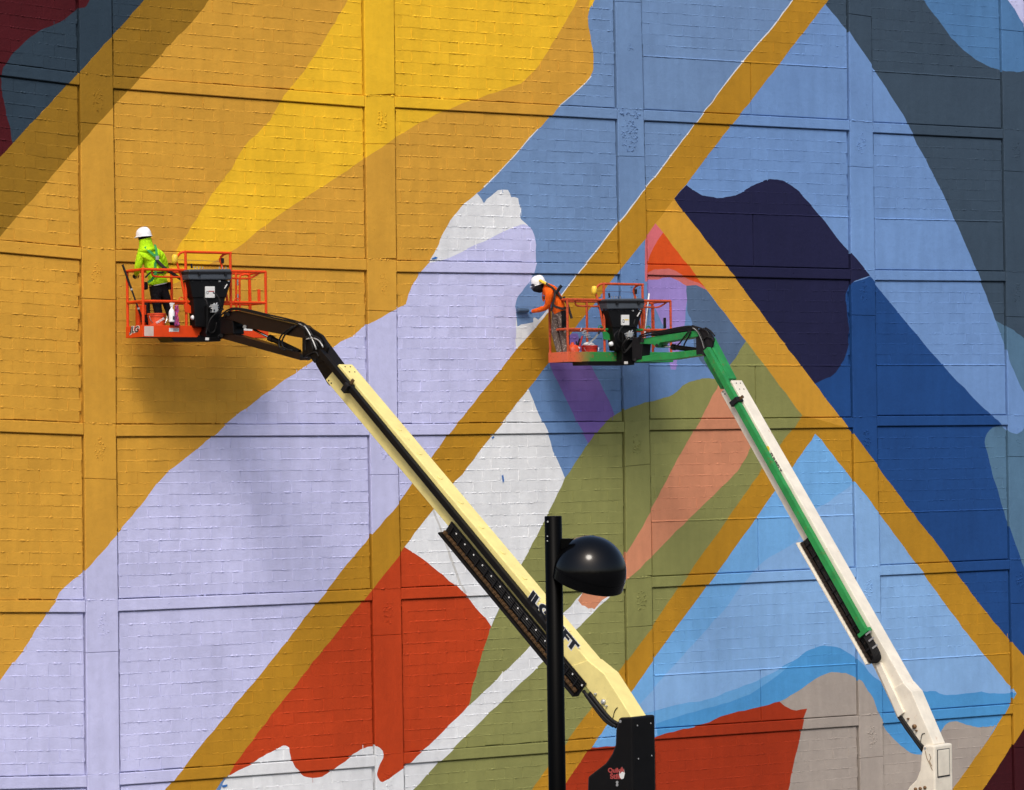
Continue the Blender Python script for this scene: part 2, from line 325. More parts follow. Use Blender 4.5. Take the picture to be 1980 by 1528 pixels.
# inside the big triangle
L('inblue', A_in[0], A_in[1:], (830, 1800), C_up[::-1], B_in[::-1])
L('purple2', (1052, 680), (1063, 707), (1080, 742), (1100, 783), (1117, 820), (1137, 857), (1200, 850), (1187, 797), (1177, 775), (1160, 740), (1143, 707), (1116, 645), (1085, 645))
L('purple', (1250, 500), (1248, 560), (1288, 640), (1296, 715), (1306, 715), (1322, 640), (1330, 560), (1320, 500))
L('salmonpink', (1248, 500), (1246, 546), S((1251, 542), (1272, 540), (1287, 537), (1301, 538), (1313, 544), (1327, 553), (1345, 552), (1370, 565)), (1360, 530), (1300, 480))
L('pink', (1267, 432), (1245, 464), (1244, 545), (1252, 543), (1262, 480), (1282, 450))
L('orange', (1281, 450), (1263, 478), (1250, 510), (1250, 530), S((1254, 526), (1265, 522), (1282, 520), (1298, 522), (1312, 528), (1325, 538), (1345, 545), (1364, 556)), B_in[3], B_in[2], B_in[1])
L('patch', S((1327, 553), (1329, 600), (1337, 620), (1341, 646), (1341, 665), (1348, 686), (1361, 706), (1378, 724), (1395, 738)), (1412, 706), (1442, 659), B_in[4], (1365, 560), (1345, 551))
L('olive', (1093, 925), S((1093, 925), (1133, 863), (1153, 837), (1167, 820), (1187, 803), (1220, 787), (1253, 777), (1293, 767), (1319, 747), (1340, 736), (1363, 732), (1392, 732)), (1412, 706), (1442, 659), B_in[6], B_in[7], B_in[8], C_up[1:], (500, 1800), (800, 1527), (908, 1361), S((908, 1361), (913, 1331), (923, 1295), (937, 1248), (950, 1211), (972, 1161)), (1047, 1018))
L('white', A_in[5], (1040, 797), (1057, 833), (1070, 873), (1093, 925), (1047, 1018), (972, 1161), (950, 1211), (700, 1250), A_in[10], A_in[9], A_in[8], A_in[7], A_in[6])
L('line', (836, 985), (839, 984), (868, 1062), (899, 1146), (895, 1147), (864, 1064))
L('white', (440, 1498), (300, 1800), (500, 1800), (800, 1527), (847, 1476), (893, 1431), (960, 1366), (1053, 1278), (1110, 1221), (1182, 1151), (1127, 1146), (1090, 1186), (1037, 1238), (960, 1315), (907, 1365), (700, 1380), (500, 1415))
L('red', A_in[10], (807, 1073), S((807, 1073), (847, 1105), (890, 1141), (923, 1178), (950, 1211)), S((950, 1211), (937, 1248), (923, 1295), (913, 1331), (908, 1363)), (843, 1428), (793, 1473), S((793, 1473), (757, 1501), (738, 1511), (728, 1503), (728, 1488), (738, 1468), (738, 1455), (727, 1443), (710, 1445), (683, 1458), (659, 1477), (633, 1495), (610, 1505), (587, 1500), (570, 1485), (563, 1465), (557, 1445)), S((557, 1445), (547, 1443), (517, 1458), (483, 1478), (440, 1500)), A_in[17], A_in[16], A_in[15], A_in[14], A_in[13], A_in[12], A_in[11])
L('salmon', (1392, 738), (1355, 808), (1319, 872), (1240, 1019), (1210, 1068), (1170, 1110), (1127, 1146), (1118, 1161), (1121, 1166), (1125, 1171), (1131, 1172), (1137, 1176), (1144, 1176), (1150, 1179), (1163, 1161), (1182, 1149), (1210, 1121), (1260, 1075), (1319, 1016), S((1319, 1016), (1380, 957), (1413, 925), (1437, 895), (1452, 865)), (1440, 800))
# below band C: the pale blue triangle, waves, grey and red
L('sky', (1577, 838), C_low[1:], (1650, 1800), D_in[::-1], B_in2[::-1])
L('sky2', S((1650, 935), (1603, 970), (1567, 993), (1540, 1045), (1487, 1078), (1453, 1108), (1400, 1180)), (1200, 1400), (1320, 1361), (1963, 1341), B_in2[::-1][:6])
L('wave', (1180, 1392), (1230, 1385), S((1263, 1375), (1320, 1360), (1363, 1354), (1403, 1339), (1453, 1321), (1493, 1301), (1533, 1278), (1567, 1256), (1593, 1249), (1625, 1254), (1660, 1278), (1700, 1318), (1777, 1336), (1803, 1336), (1830, 1344), (1867, 1341), (1897, 1338), (1920, 1341), (1963, 1340)), D_in[1:], (900, 1800), (1143, 1444))
L('wave2', (1150, 1392), S((1200, 1388), (1263, 1375), (1320, 1360), (1363, 1354), (1403, 1339), (1453, 1321), (1493, 1301), (1533, 1281)), S((1533, 1281), (1500, 1308), (1460, 1336), (1420, 1354), (1380, 1366), (1330, 1380), (1270, 1398), (1230, 1412), (1180, 1420)))
L('sky', (1180, 1393), (1143, 1444), (1200, 1443), (1270, 1422), (1264, 1376), (1230, 1385))
L('grey', (1507, 1356), S((1520, 1350), (1540, 1338), (1567, 1319), (1593, 1304), (1620, 1300), (1647, 1307), (1667, 1321), (1680, 1341), (1690, 1361), (1700, 1385), (1713, 1411), (1730, 1431), (1753, 1451), (1777, 1460), (1800, 1450), (1820, 1415), (1830, 1399), (1843, 1395), (1860, 1398), (1877, 1404), (1900, 1406), (1926, 1402)), D_in[2:], (1500, 1800))
L('red2', (1120, 1446), (1185, 1443), S((1263, 1426), (1293, 1416), (1320, 1410), (1360, 1400), (1403, 1382), (1453, 1371), (1507, 1356)), S((1517, 1366), (1533, 1373), (1560, 1371)), (1553, 1388), (1547, 1425), (1533, 1485), (1510, 1600), (1480, 1800), (850, 1800), (1060, 1515))
L('dmar', D_out[1:], (3000, 2600), (3000, 1690), (2300, 1690), (2090, 1240))
# the bands on top
L('ochre', A_left[0], A_left[1:], (200, 1800), A_in[::-1], (1303, 385), A_out[::-1], (2160, -BIG), (2060, -BIG))
L('ochre2', (1267, 432), (1303, 385), B_out[1:5], (1550, 803), B_in[::-1][1:])
L('ochre', B_out[4], B_out[5:], (2090, 1240), D_out[1:], D_in[::-1], B_in2[::-1], C_low[1:], C_up[::-1])
thin([(p[0], p[1]) for p in [(1060, 605), (1096, 556), (1132, 509), (1150, 486), (1170, 462), (1197, 427), (1218, 400), (1240, 372), (1277, 327), (1320, 270), (1353, 227), (1375, 198), (1397, 167), (1420, 138), (1443, 110), (1487, 60), (1533, 0)]], 4.0)
def wob(x, z):
    return (x+0.007*math.sin(z*17.3+x*5.1)+0.004*math.sin(z*41.0-x*13.0)+0.004*math.sin(x*27.0), z+0.007*math.sin(x*15.1-z*6.3)+0.004*math.sin(x*37.0+z*11.0))
def hand(p):
    out = []
    for i in range(len(p)):
        a = p[i]; b = p[(i+1) % len(p)]; n = max(1, min(60, int(math.hypot(b[0]-a[0], b[1]-a[1])/0.16))) if (-16 < a[0] < 18 or -16 < b[0] < 18) else 1
        for k in range(n): out.append(wob(a[0]+(b[0]-a[0])*k/n, a[1]+(b[1]-a[1])*k/n))
    return np.array(out)
LAY = [(c, hand(p)) for c, p in LAY]
LAYBB = [(p[:, 0].min(), p[:, 0].max(), p[:, 1].min(), p[:, 1].max()) for _, p in LAY]
LAYC = np.array([lin(c) for c, _ in LAY])
def inside(poly, x, z):
    res = np.zeros(len(x), bool); n = len(poly); j = n-1
    for i in range(n):
        xi, zi = poly[i]; xj, zj = poly[j]
        if zi != zj:
            c = ((zi > z) != (zj > z)); res ^= c & (x < (xj-xi)*(z-zi)/(zj-zi)+xi)
        j = i
    return res
def colour_at(x, z):
    x = np.asarray(x); z = np.asarray(z); idx = np.full(len(x), -1)
    for k in range(len(LAY)-1, -1, -1):
        b = LAYBB[k]; todo = np.nonzero((idx < 0) & (x > b[0]) & (x < b[1]) & (z > b[2]) & (z < b[3]))[0]
        if len(todo): idx[todo[inside(LAY[k][1], x[todo], z[todo])]] = k
    return LAYC[np.maximum(idx, 0)]
EDG = []
for _, p in LAY:
    for i in range(len(p)): EDG.append((p[i-1][0], p[i-1][1], p[i][0], p[i][1]))
CELL = 0.25; HASH = {}
for k, (x0, z0, x1, z1) in enumerate(EDG):
    n = int(math.hypot(x1-x0, z1-z0)/0.08)+2
    if max(x0, x1) < -16 or min(x0, x1) > 18: continue
    for t in np.linspace(0, 1, n):
        x = x0+(x1-x0)*t; z = z0+(z1-z0)*t
        if -16 < x < 18 and -1 < z < 20: HASH.setdefault((int(x//CELL), int(z//CELL)), set()).add(k)
def edges_near(x0, x1, z0, z1):
    r = set()
    for i in range(int(x0//CELL), int(x1//CELL)+1):
        for j in range(int(z0//CELL), int(z1//CELL)+1): r |= HASH.get((i, j), set())
    return r
def clip(e, x0, x1, z0, z1):
    ax, az, bx, bz = e; dx = bx-ax; dz = bz-az; t0 = 0.0; t1 = 1.0
    for p, q in ((-dx, ax-x0), (dx, x1-ax), (-dz, az-z0), (dz, z1-az)):
        if p == 0:
            if q < 0: return None
        else:
            r = q/p
            if p < 0: t0 = max(t0, r)
            else: t1 = min(t1, r)
    if t1-t0 < 1e-6: return None
    return (ax+dx*t0, az+dz*t0, ax+dx*t1, az+dz*t1)

class Relief:
    """verts and faces of painted wall pieces; every face gets the paint colour of the mural behind its centre"""
    def __init__(s): s.v = []; s.f = []; s.t = []
    def piece(s, q, y, depth, bx, bz, back, jit=0.0):
        """quad q = TL, TR, BR, BL in wall metres; front at y, bevelled bx / bz wide, edges 'depth' lower, sides down to back"""
        x0 = min(p[0] for p in q); x1 = max(p[0] for p in q); z0 = min(p[1] for p in q); z1 = max(p[1] for p in q)
        inn = [(q[0][0]+bx, q[0][1]-bz), (q[1][0]-bx, q[1][1]-bz), (q[2][0]-bx, q[2][1]+bz), (q[3][0]+bx, q[3][1]+bz)]
        if jit: inn = [(a+random.uniform(-jit, jit)*0.5, b+random.uniform(-jit, jit)) for a, b in inn]
        tx = random.uniform(-jit, jit)*0.5; tz = random.uniform(-jit, jit)*0.5
        yy = [y-tx-tz, y+tx-tz, y+tx+tz, y-tx+tz]
        es = edges_near(x0, x1, z0, z1); cl = []
        for k in es:
            c = clip(EDG[k], x0-0.004, x1+0.004, z0-0.004, z1+0.004)
            if c and math.hypot(c[2]-c[0], c[3]-c[1]) > 1e-4: cl.append(c)
        n = len(s.v)
        if not cl:
            s.v += [(a, y+depth, b) for a, b in q]+[(inn[i][0], yy[i], inn[i][1]) for i in range(4)]
            s.f += [(n+4, n+7, n+6, n+5)]+[(n+i, n+4+i, n+4+(i+1) % 4, n+(i+1) % 4) for i in range(4)]
        else:
            pts = [Vector(p) for p in q]+[Vector(p) for p in inn]; ed = [(i, (i+1) % 4) for i in range(4)]+[(4+i, 4+(i+1) % 4) for i in range(4)]
            for c in cl:
                m = len(pts); pts += [Vector(c[:2]), Vector(c[2:])]; ed.append((m, m+1))
            vc, _, fc, _, _, _ = delaunay_2d_cdt(pts, ed, [], 0, 1e-5)
            def inq(p, Q):
                for i in range(4):
                    a = Q[i]; b = Q[(i+1) % 4]
                    if (b[0]-a[0])*(p[1]-a[1])-(b[1]-a[1])*(p[0]-a[0]) > 1e-7: return False
                return True
            def t_of(p):
                d = []
                for i in range(4):
                    a = q[i]; b = q[(i+1) % 4]; l = math.hypot(b[0]-a[0], b[1]-a[1])
                    d.append(-((b[0]-a[0])*(p[1]-a[1])-(b[1]-a[1])*(p[0]-a[0]))/l/(bz if i % 2 == 0 else bx))
                return max(0.0, min(1.0, min(d)))
            mp = {}
            for f in fc:
                c = (sum(vc[i][0] for i in f)/len(f), sum(vc[i][1] for i in f)/len(f))
                if not inq(c, q): continue
                g = []
                for i in f:
                    if i not in mp:
                        mp[i] = len(s.v); t = t_of(vc[i]); s.v.append((vc[i][0], y+depth*(1-t), vc[i][1]))
                    g.append(mp[i])
                a, b_, c_ = (s.v[k] for k in g[:3])
                if (b_[0]-a[0])*(c_[2]-a[2])-(b_[2]-a[2])*(c_[0]-a[0]) > 0: s.f.append(tuple(g))
                else: s.f.append(tuple(g[::-1]))
        if back > y+depth+1e-5:
            # skirt, cut fine enough to follow the paint
            for i in range(4):
                a = q[i]; b = q[(i+1) % 4]; k = max(1, int(math.hypot(b[0]-a[0], b[1]-a[1])/0.06)) if cl else 1; m = len(s.v)
                for j in range(k+1):
                    t = j/k; x = a[0]+(b[0]-a[0])*t; z = a[1]+(b[1]-a[1])*t; s.v += [(x, y+depth, z), (x, back, z)]
                s.f += [(m+2*j, m+2*j+2, m+2*j+3, m+2*j+1) for j in range(k)]
        s.t += [random.uniform(0.955, 1.02)]*(len(s.f)-len(s.t))
        return s
PEND = []; TONE = []
def relief_obj(name, r, parent, kind=None):
    me = bpy.data.meshes.new(name); me.from_pydata(r.v, [], r.f); me.update()
    o = put(name, me, M['mural'], parent); PEND.append(o); TONE.append(r.t+[1.0]*(len(r.f)-len(r.t)))
    if kind: o['kind'] = kind
    return o
def colour_all():
    cen = []; cnt = []; lt = []
    for o in PEND:
        me = o.data; n = len(me.polygons); a = np.empty(n*3, np.float32); me.polygons.foreach_get('center', a); t = np.empty(n, np.int32)
        me.polygons.foreach_get('loop_total', t); cen.append(a.reshape(-1, 3)); cnt.append(n); lt.append(t)
    al = np.concatenate(cen); col = colour_at(al[:, 0], al[:, 2])*np.concatenate([np.array(t) for t in TONE])[:, None]; k = 0
    for o, n, t in zip(PEND, cnt, lt):
        c = np.repeat(col[k:k+n], t, 0); k += n
        at = o.data.color_attributes.new('paint', 'FLOAT_COLOR', 'CORNER')
        at.data.foreach_set('color', np.concatenate([c, np.ones((len(c), 1))], 1).astype(np.float32).ravel())

# ------------------------------------------------------------------ the wall: pilasters, beams, block panels
CPX = {(0, 0): (153, 165), (1, 0): (217, 171), (2, 0): (704, 207), (3, 0): (762, 208), (4, 0): (1192, 231), (5, 0): (1243, 233), (6, 0): (1641, 252.5), (7, 0): (1686, 256.5), (8, 0): (1938, 268.5),
       (0, 1): (156.5, 502), (1, 1): (222, 506), (2, 1): (708, 523), (3, 1): (765, 526), (4, 1): (1198, 531), (5, 1): (1250, 532), (6, 1): (1643.5, 540.5), (7, 1): (1690, 542), (8, 1): (1943, 544),
       (0, 2): (161, 841), (1, 2): (223, 844), (2, 2): (713, 842), (3, 2): (767, 842), (4, 2): (1206, 836), (5, 2): (1254, 832), (6, 2): (1648, 827), (7, 2): (1694, 824), (8, 2): (1947, 822),
       (0, 3): (164, 1184), (1, 3): (227, 1182), (2, 3): (719, 1161), (3, 3): (774, 1159), (4, 3): (1209, 1139), (5, 3): (1259, 1136), (6, 3): (1654, 1117), (7, 3): (1700, 1113), (8, 3): (1951, 1101),
       (0, 4): (167, 1522), (1, 4): (230, 1518), (2, 4): (724, 1482), (3, 4): (779, 1477), (4, 4): (1214, 1444), (5, 4): (1264, 1430), (6, 4): (1659, 1403), (7, 4): (1705, 1399), (8, 4): (1957, 1380)}
K = {k: W(*v) for k, v in CPX.items()}
for k, y in enumerate((146, 488, 835, 1184, 1526)):
    a = W(0, y); b = K[(0, k)]; s_ = (b[1]-a[1])/(b[0]-a[0]); x = b[0]-5.0
    K[(-1, k)] = (x, b[1]+s_*(x-b[0])); K[(-2, k)] = (x-0.6, K[(-1, k)][1])
    c = K[(8, k)]; K[(9, k)] = (c[0]+0.62, c[1]-0.01); K[(10, k)] = (c[0]+4.2, c[1]-0.02)
for c in range(-2, 11):
    a, b = K[(c, 0)], K[(c, 1)]; K[(c, -1)] = (2*a[0]-b[0], 2*a[1]-b[1])
    a, b = K[(c, 4)], K[(c, 3)]; K[(c, 5)] = (2*a[0]-b[0], 0.14)
wall = thing('mural_wall', 'tall block wall covered in a giant abstract mural of coloured diagonal bands', 'wall', (2.0, 0.0, 0.0))
BT = 0.2; GAP = 0.026
# core behind everything: painted front sheet with sides and back
core = Relief(); core.piece([(-14.6, 17.4), (17.0, 17.4), (17.0, 0.0), (-14.6, 0.0)], 0.05, 0.0, 0.05, 0.05, 0.4)
relief_obj('wall_core', core, wall)
def lerp(a, b, t): return (a[0]+(b[0]-a[0])*t, a[1]+(b[1]-a[1])*t)
CR = []; blocks = []; bead = Relief(); n_bead = 0
def scale_at(x, z):
    d = (Vector((x, 0, z))-CAM).dot(FW); return F/d
def add_bead(a, b, amp, cover, y0):
    """ragged mortar line from a to b"""
    Ln = math.hypot(b[0]-a[0], b[1]-a[1]); n = max(2, int(Ln/0.026)); ph = random.uniform(0, 99); prev = 0.0
    hs = []
    for i in range(n+1):
        w = math.sin(ph+i*0.11)+math.sin(ph*1.7+i*0.37)*0.7+random.uniform(-0.9, 0.9)
        on = 1.0 if w > (1-cover)*2-1 else 0.28
        hs.append(on*amp*(random.uniform(0.15, 0.75) if random.random() < 0.85 else random.uniform(0.8, 1.3)))
    hs[0] = hs[-1] = 0.0
    m = len(bead.v)
    for i in range(n+1):
        t = i/n; x = a[0]+(b[0]-a[0])*t; z = a[1]+(b[1]-a[1])*t+random.uniform(-0.004, 0.004); h = hs[i]
        th = 0.005+h*1.1+random.uniform(0, 0.003)
        bead.v += [(x, y0, z+th), (x, y0-h-0.0005, z-0.002), (x, y0, z-0.0035)]
    for i in range(n):
        if hs[i] > 0 or hs[i+1] > 0:
            k = m+3*i; bead.f += [(k, k+1, k+4, k+3), (k+1, k+2, k+5, k+4)]
def ledge(a, b, d):
    """slightly wavy sloping ledge that tops a cast panel"""
    n = max(2, int(math.hypot(b[0]-a[0], b[1]-a[1])/0.06)); m = len(bead.v)
    for i in range(n+1):
        t = i/n; x = a[0]+(b[0]-a[0])*t; z = a[1]+(b[1]-a[1])*t+random.uniform(-0.003, 0.003); k = d*random.uniform(0.7, 1.15)
        bead.v += [(x, 0.001, z+k*0.75), (x, -k, z-0.004), (x, -0.008, z-0.012)]
    for i in range(n):
        k = m+3*i; bead.f += [(k, k+1, k+4, k+3), (k+1, k+2, k+5, k+4)]
def panel(bay, row):
    cl, cr = 2*bay-1, 2*bay
    TL, TR = K[(cl, row)], K[(cr, row)]; BL, BR = K[(cl, row+1)], K[(cr, row+1)]
    if row < 4: BL = (BL[0], BL[1]+BT); BR = (BR[0], BR[1]+BT)
    TL = (TL[0]+GAP, TL[1]-GAP); TR = (TR[0]-GAP, TR[1]-GAP); BL = (BL[0]+GAP, BL[1]+0.008); BR = (BR[0]-GAP, BR[1]+0.008)
    def uv(u, v): return lerp(lerp(TL, TR, u), lerp(BL, BR, u), v)
    wid = (TR[0]-TL[0]+BR[0]-BL[0])/2; hei = (TL[1]-BL[1]+TR[1]-BR[1])/2
    vend = 1.0
    if bay >= 3 and row < 4: vend = 0.62
    n = max(1, round(hei*vend/0.2)); rough = 1.0 if bay <= 2 else 0.5
    off0 = random.choice((0.0, 0.2)); sh = random.uniform(0, 0.12)
    for i in range(n):
        v0 = vend*i/n; v1 = vend*(i+1)/n; x = -(off0+(0.2 if i % 2 else 0.0)+sh); us = []
        while x < wid:
            us.append((max(0.0, x)/wid, min(wid, x+0.4)/wid)); x += 0.4
        dep = random.uniform(0.001, 0.0028) if bay <= 2 else random.uniform(0.0015, 0.0035)
        for (u0, u1) in us:
            if (u1-u0)*wid < 0.05: continue
            q = [uv(u0, v0), uv(u1, v0), uv(u1, v1), uv(u0, v1)]
            if u0 == 0.0: k_ = random.uniform(0.0, 0.014); q[0] = (q[0][0]+k_, q[0][1]); q[3] = (q[3][0]+k_*0.6, q[3][1])
            if u1 > 0.999: k_ = random.uniform(0.0, 0.014); q[1] = (q[1][0]-k_, q[1][1]); q[2] = (q[2][0]-k_*0.6, q[2][1])
            if i == n-1 and vend == 1.0:
                k_ = random.uniform(0.0, 0.014); q[2] = (q[2][0], q[2][1]+k_); q[3] = (q[3][0], q[3][1]+k_)
            blocks.append((q, dep*random.uniform(0.8, 1.25), random.uniform(-0.004, 0.003)*rough, 0.0028*rough, bay))
        if i > 0:
            add_bead(uv(0.002, v0), uv(0.998, v0), 0.013 if bay <= 2 else 0.010, 0.8 if bay <= 2 else 0.92, 0.001)
        # a few upright joints show as well
        for (u0, u1) in us[1:]:
            if random.random() < (0.4 if bay <= 2 else 0.12):
                a = uv(u0, v0+0.1*(v1-v0)); b_ = uv(u0, v1-0.1*(v1-v0)); nb = len(bead.v); h = random.uniform(0.006, 0.014)
                bead.v += [(a[0]-0.008, 0.004, a[1]), (a[0], 0.004-h, a[1]), (a[0]+0.008, 0.004, a[1]), (b_[0]-0.008, 0.004, b_[1]), (b_[0], 0.004-h, b_[1]), (b_[0]+0.008, 0.004, b_[1])]
                bead.f += [(nb, nb+3, nb+4, nb+1), (nb+1, nb+4, nb+5, nb+2)]
    for _ in range(26 if bay <= 2 else 12):
        t = random.random(); p_ = uv(t, random.choice((0.0, 1.0, 1.0))); CR.append((p_[0], p_[1]+random.uniform(-0.01, 0.006), random.uniform(0.015, 0.06), random.uniform(0.012, 0.03), random.uniform(0.004, 0.012), 0.0))
    for _ in range(16):
        p_ = uv(random.choice((0.0, 1.0)), random.random()); CR.append((p_[0]+random.uniform(-0.006, 0.006), p_[1], random.uniform(0.012, 0.026), random.uniform(0.015, 0.06), random.uniform(0.004, 0.012), 0.0))
    if vend < 1:
        spl = [0, 0.515, 1] if bay == 3 else [0, 1]
        for a, b_ in zip(spl[:-1], spl[1:]):
            g_ = 0.003/wid*2
            r = Relief().piece([uv(a+g_, vend+0.004), uv(b_-g_, vend+0.004), uv(b_-g_, 1), uv(a+g_, 1)], -0.012, 0.018, 0.009, 0.016, 0.05)
            relief_obj('concrete_panel', r, wall)
        ledge(uv(0.002, vend+0.002), uv(0.998, vend+0.002), 0.024)
for bay in range(0, 6):
    for row in range(-1, 5): panel(bay, row)
# pilasters in cast lengths, beams between them
PY = -0.040
chips = Relief()
def lump(x, z, w, h, d, y):
    """one small ragged crumb of mortar standing off the surface"""
    n = random.randint(5, 7); m = len(chips.v); a0 = random.random()*6
    for k in range(n):
        a = a0+2*math.pi*k/n; q = random.uniform(0.6, 1.1); chips.v.append((x+math.cos(a)*q*w/2, y+0.002, z+math.sin(a)*q*h/2))
    chips.v.append((x+random.uniform(-0.2, 0.2)*w, y-d, z+random.uniform(-0.2, 0.25)*h))
    for k in range(n): chips.f.append((m+k, m+n, m+(k+1) % n))
def rough_patch(x, z, w, h, amp, n=16, y=PY):
    k = 1 if max(w, h) < 0.1 else int(w*h*520)
    for _ in range(k):
        r = math.sqrt(random.random()); a = random.random()*6.283
        u = math.cos(a)*r if k > 1 else 0.0; v = math.sin(a)*r if k > 1 else 0.0
        if k > 1 and abs(math.sin(v*9+amp*900)) < 0.35: continue
        s_ = random.uniform(0.02, 0.055) if k > 1 else min(w, h)*0.7
        lump(x+u*w/2, z+v*h/2, s_*random.uniform(0.7, 1.6), s_*random.uniform(0.5, 1.1), amp*random.uniform(0.25, 0.8), y)
for c in (-2, 0, 2, 4, 6, 8):
    for row in range(-1, 5):
        l0, r0 = K[(c, row)], K[(c+1, row)]; l1, r1 = K[(c, row+1)], K[(c+1, row+1)]
        top = BT; end = BT if row < 4 else -0.12
        def at(sd, dz0):
            a, b_ = (l0, l1) if sd == 0 else (r0, r1); z = a[1]+dz0; t = (a[1]-z)/(a[1]-b_[1]); return (a[0]+(b_[0]-a[0])*t+(0.004 if sd == 0 else -0.004), z)
        seam = -random.uniform(0.62, 0.74)
        segs = [(top-0.003, seam+0.003), (seam-0.003, (l1[1]-l0[1])+end+0.003)]
        for za, zb in segs:
            r = Relief().piece([at(0, za), at(1, za), at(1, zb), at(0, zb)], PY+random.uniform(-0.003, 0.003), 0.008, 0.008, 0.006, 0.05)
            relief_obj('pilaster', r, wall)
        mx = (l0[0]+r0[0])/2; zz = l0[1]
        rough_patch(mx+random.uniform(-0.05, 0.05), zz-0.24, 0.22, 0.42, 0.018 if c != 4 else 0.03, y=PY-0.001)
        for _ in range(9):
            rough_patch(mx+random.uniform(-0.24, 0.24), zz+random.uniform(-2.7, 0.15), random.uniform(0.02, 0.06), random.uniform(0.02, 0.06), 0.012, 5)
        if c == 4 and row == 0:
            rough_patch(mx-0.05, zz-0.3, 0.4, 0.62, 0.035, 22); rough_patch(mx-0.18, zz+0.16, 0.22, 0.16, 0.05, 10); rough_patch(mx+0.1, zz+0.1, 0.3, 0.14, 0.045, 10)
            rough_patch(mx, zz+1.35, 0.12, 0.14, 0.04, 8)
        # ragged top of each cast length
        add_bead((l0[0]+0.01, l0[1]+BT), (r0[0]-0.01, r0[1]+BT), 0.02, 0.8, PY+0.004)
for bay in range(0, 6):
    for row in range(-1, 5):
        a, b_ = K[(2*bay-1, row)], K[(2*bay, row)]
        r = Relief().piece([(a[0]+0.004, a[1]+BT-0.004), (b_[0]-0.004, b_[1]+BT-0.004), (b_[0]-0.004, b_[1]), (a[0]+0.004, a[1])], -0.036+random.uniform(-0.002, 0.002), 0.008, 0.006, 0.010, 0.05)
        relief_obj('beam', r, wall)
        for _ in range(5):
            t = random.random(); rough_patch(a[0]+(b_[0]-a[0])*t, a[1]+0.1+(b_[1]-a[1])*t, 0.06, 0.06, 0.012, 5, y=-0.036)
for c_ in CR: lump(*c_)
# the 300 blocks that show largest are parts of their own, the others one field
def shown(q):
    x = sum(p[0] for p in q)/4; z = sum(p[1] for p in q)/4
    d = Vector((x, 0, z))-CAM; zz = d.dot(FW); px = PW/2+F*d.dot(RT)/zz; py = PH/2-F*d.dot(UP)/zz
    w = q[1][0]-q[0][0]
    if not (25 < px < PW-25 and 15 < py < PH-15) or w < 0.39: return 0
    return (F/zz)**2*w
order = sorted(range(len(blocks)), key=lambda i: -shown(blocks[i][0])); single = set(order[:300]); field = Relief()
for i, (q, dep, yo, jit, bay) in enumerate(blocks):
    bz = 0.006
    if i in single: relief_obj('block', Relief().piece(q, yo, dep-yo, 0.006, bz, -1, jit), wall)
    else: field.piece(q, yo, dep-yo, 0.006, bz, -1, jit)
relief_obj('blockwork', field, wall, 'stuff')
relief_obj('mortar_bead', bead, wall, 'stuff')
relief_obj('rough_concrete', chips, wall, 'stuff')
colour_all()

# ------------------------------------------------------------------ lettering (flat print a few tenths of a millimetre proud)
def lettering(txt, size, origin, xdir, ydir, mat, parent, name='lettering', bold=0.0, shear=0.0, width=None, thick=0.0008, height=None):
    cu = bpy.data.curves.new('txt', 'FONT'); cu.body = txt; cu.size = size; cu.extrude = thick; cu.offset = bold; cu.shear = shear
    tmp = bpy.data.objects.new('txt', cu); COL.objects.link(tmp); dg = bpy.context.evaluated_depsgraph_get()
    me = bpy.data.meshes.new_from_object(tmp.evaluated_get(dg)); bpy.data.objects.remove(tmp); bpy.data.curves.remove(cu)
    xs = [v.co.x for v in me.vertices]; ys = [v.co.y for v in me.vertices]; w = max(xs)-min(xs); hh = max(ys)-min(ys)
    kx = (width/w) if width else 1.0; ky = (height/hh) if height else 1.0; x0 = min(xs); y0 = min(ys)
    X = Vector(xdir).normalized(); Y = Vector(ydir); Y = (Y-X*Y.dot(X)).normalized(); Z = X.cross(Y); O = Vector(origin)
    for v in me.vertices: v.co = O+X*((v.co.x-x0)*kx)+Y*((v.co.y-y0)*ky)+Z*v.co.z
    return put(name, me, mat, parent)
def ribbon(mb, pts, w, nrm, t=0.006, mi=0):
    """flat strap along pts, lying on a surface whose outward side is nrm"""
    pts = [Vector(p) for p in pts]; nrm = Vector(nrm).normalized(); b = len(mb.v)
    for i, p in enumerate(pts):
        d = (pts[min(i+1, len(pts)-1)]-pts[max(i-1, 0)]).normalized(); x = d.cross(nrm).normalized()*(w/2)
        mb.v += [tuple(p-x), tuple(p+x), tuple(p+x-nrm*t), tuple(p-x-nrm*t)]
    for i in range(len(pts)-1):
        for k in range(4):
            mb.f.append((b+4*i+k, b+4*i+(k+1) % 4, b+4*i+4+(k+1) % 4, b+4*i+4+k)); mb.mi.append(mi)
    mb.f += [(b, b+1, b+2, b+3), (b+4*len(pts)-1, b+4*len(pts)-2, b+4*len(pts)-3, b+4*len(pts)-4)]; mb.mi += [mi, mi]

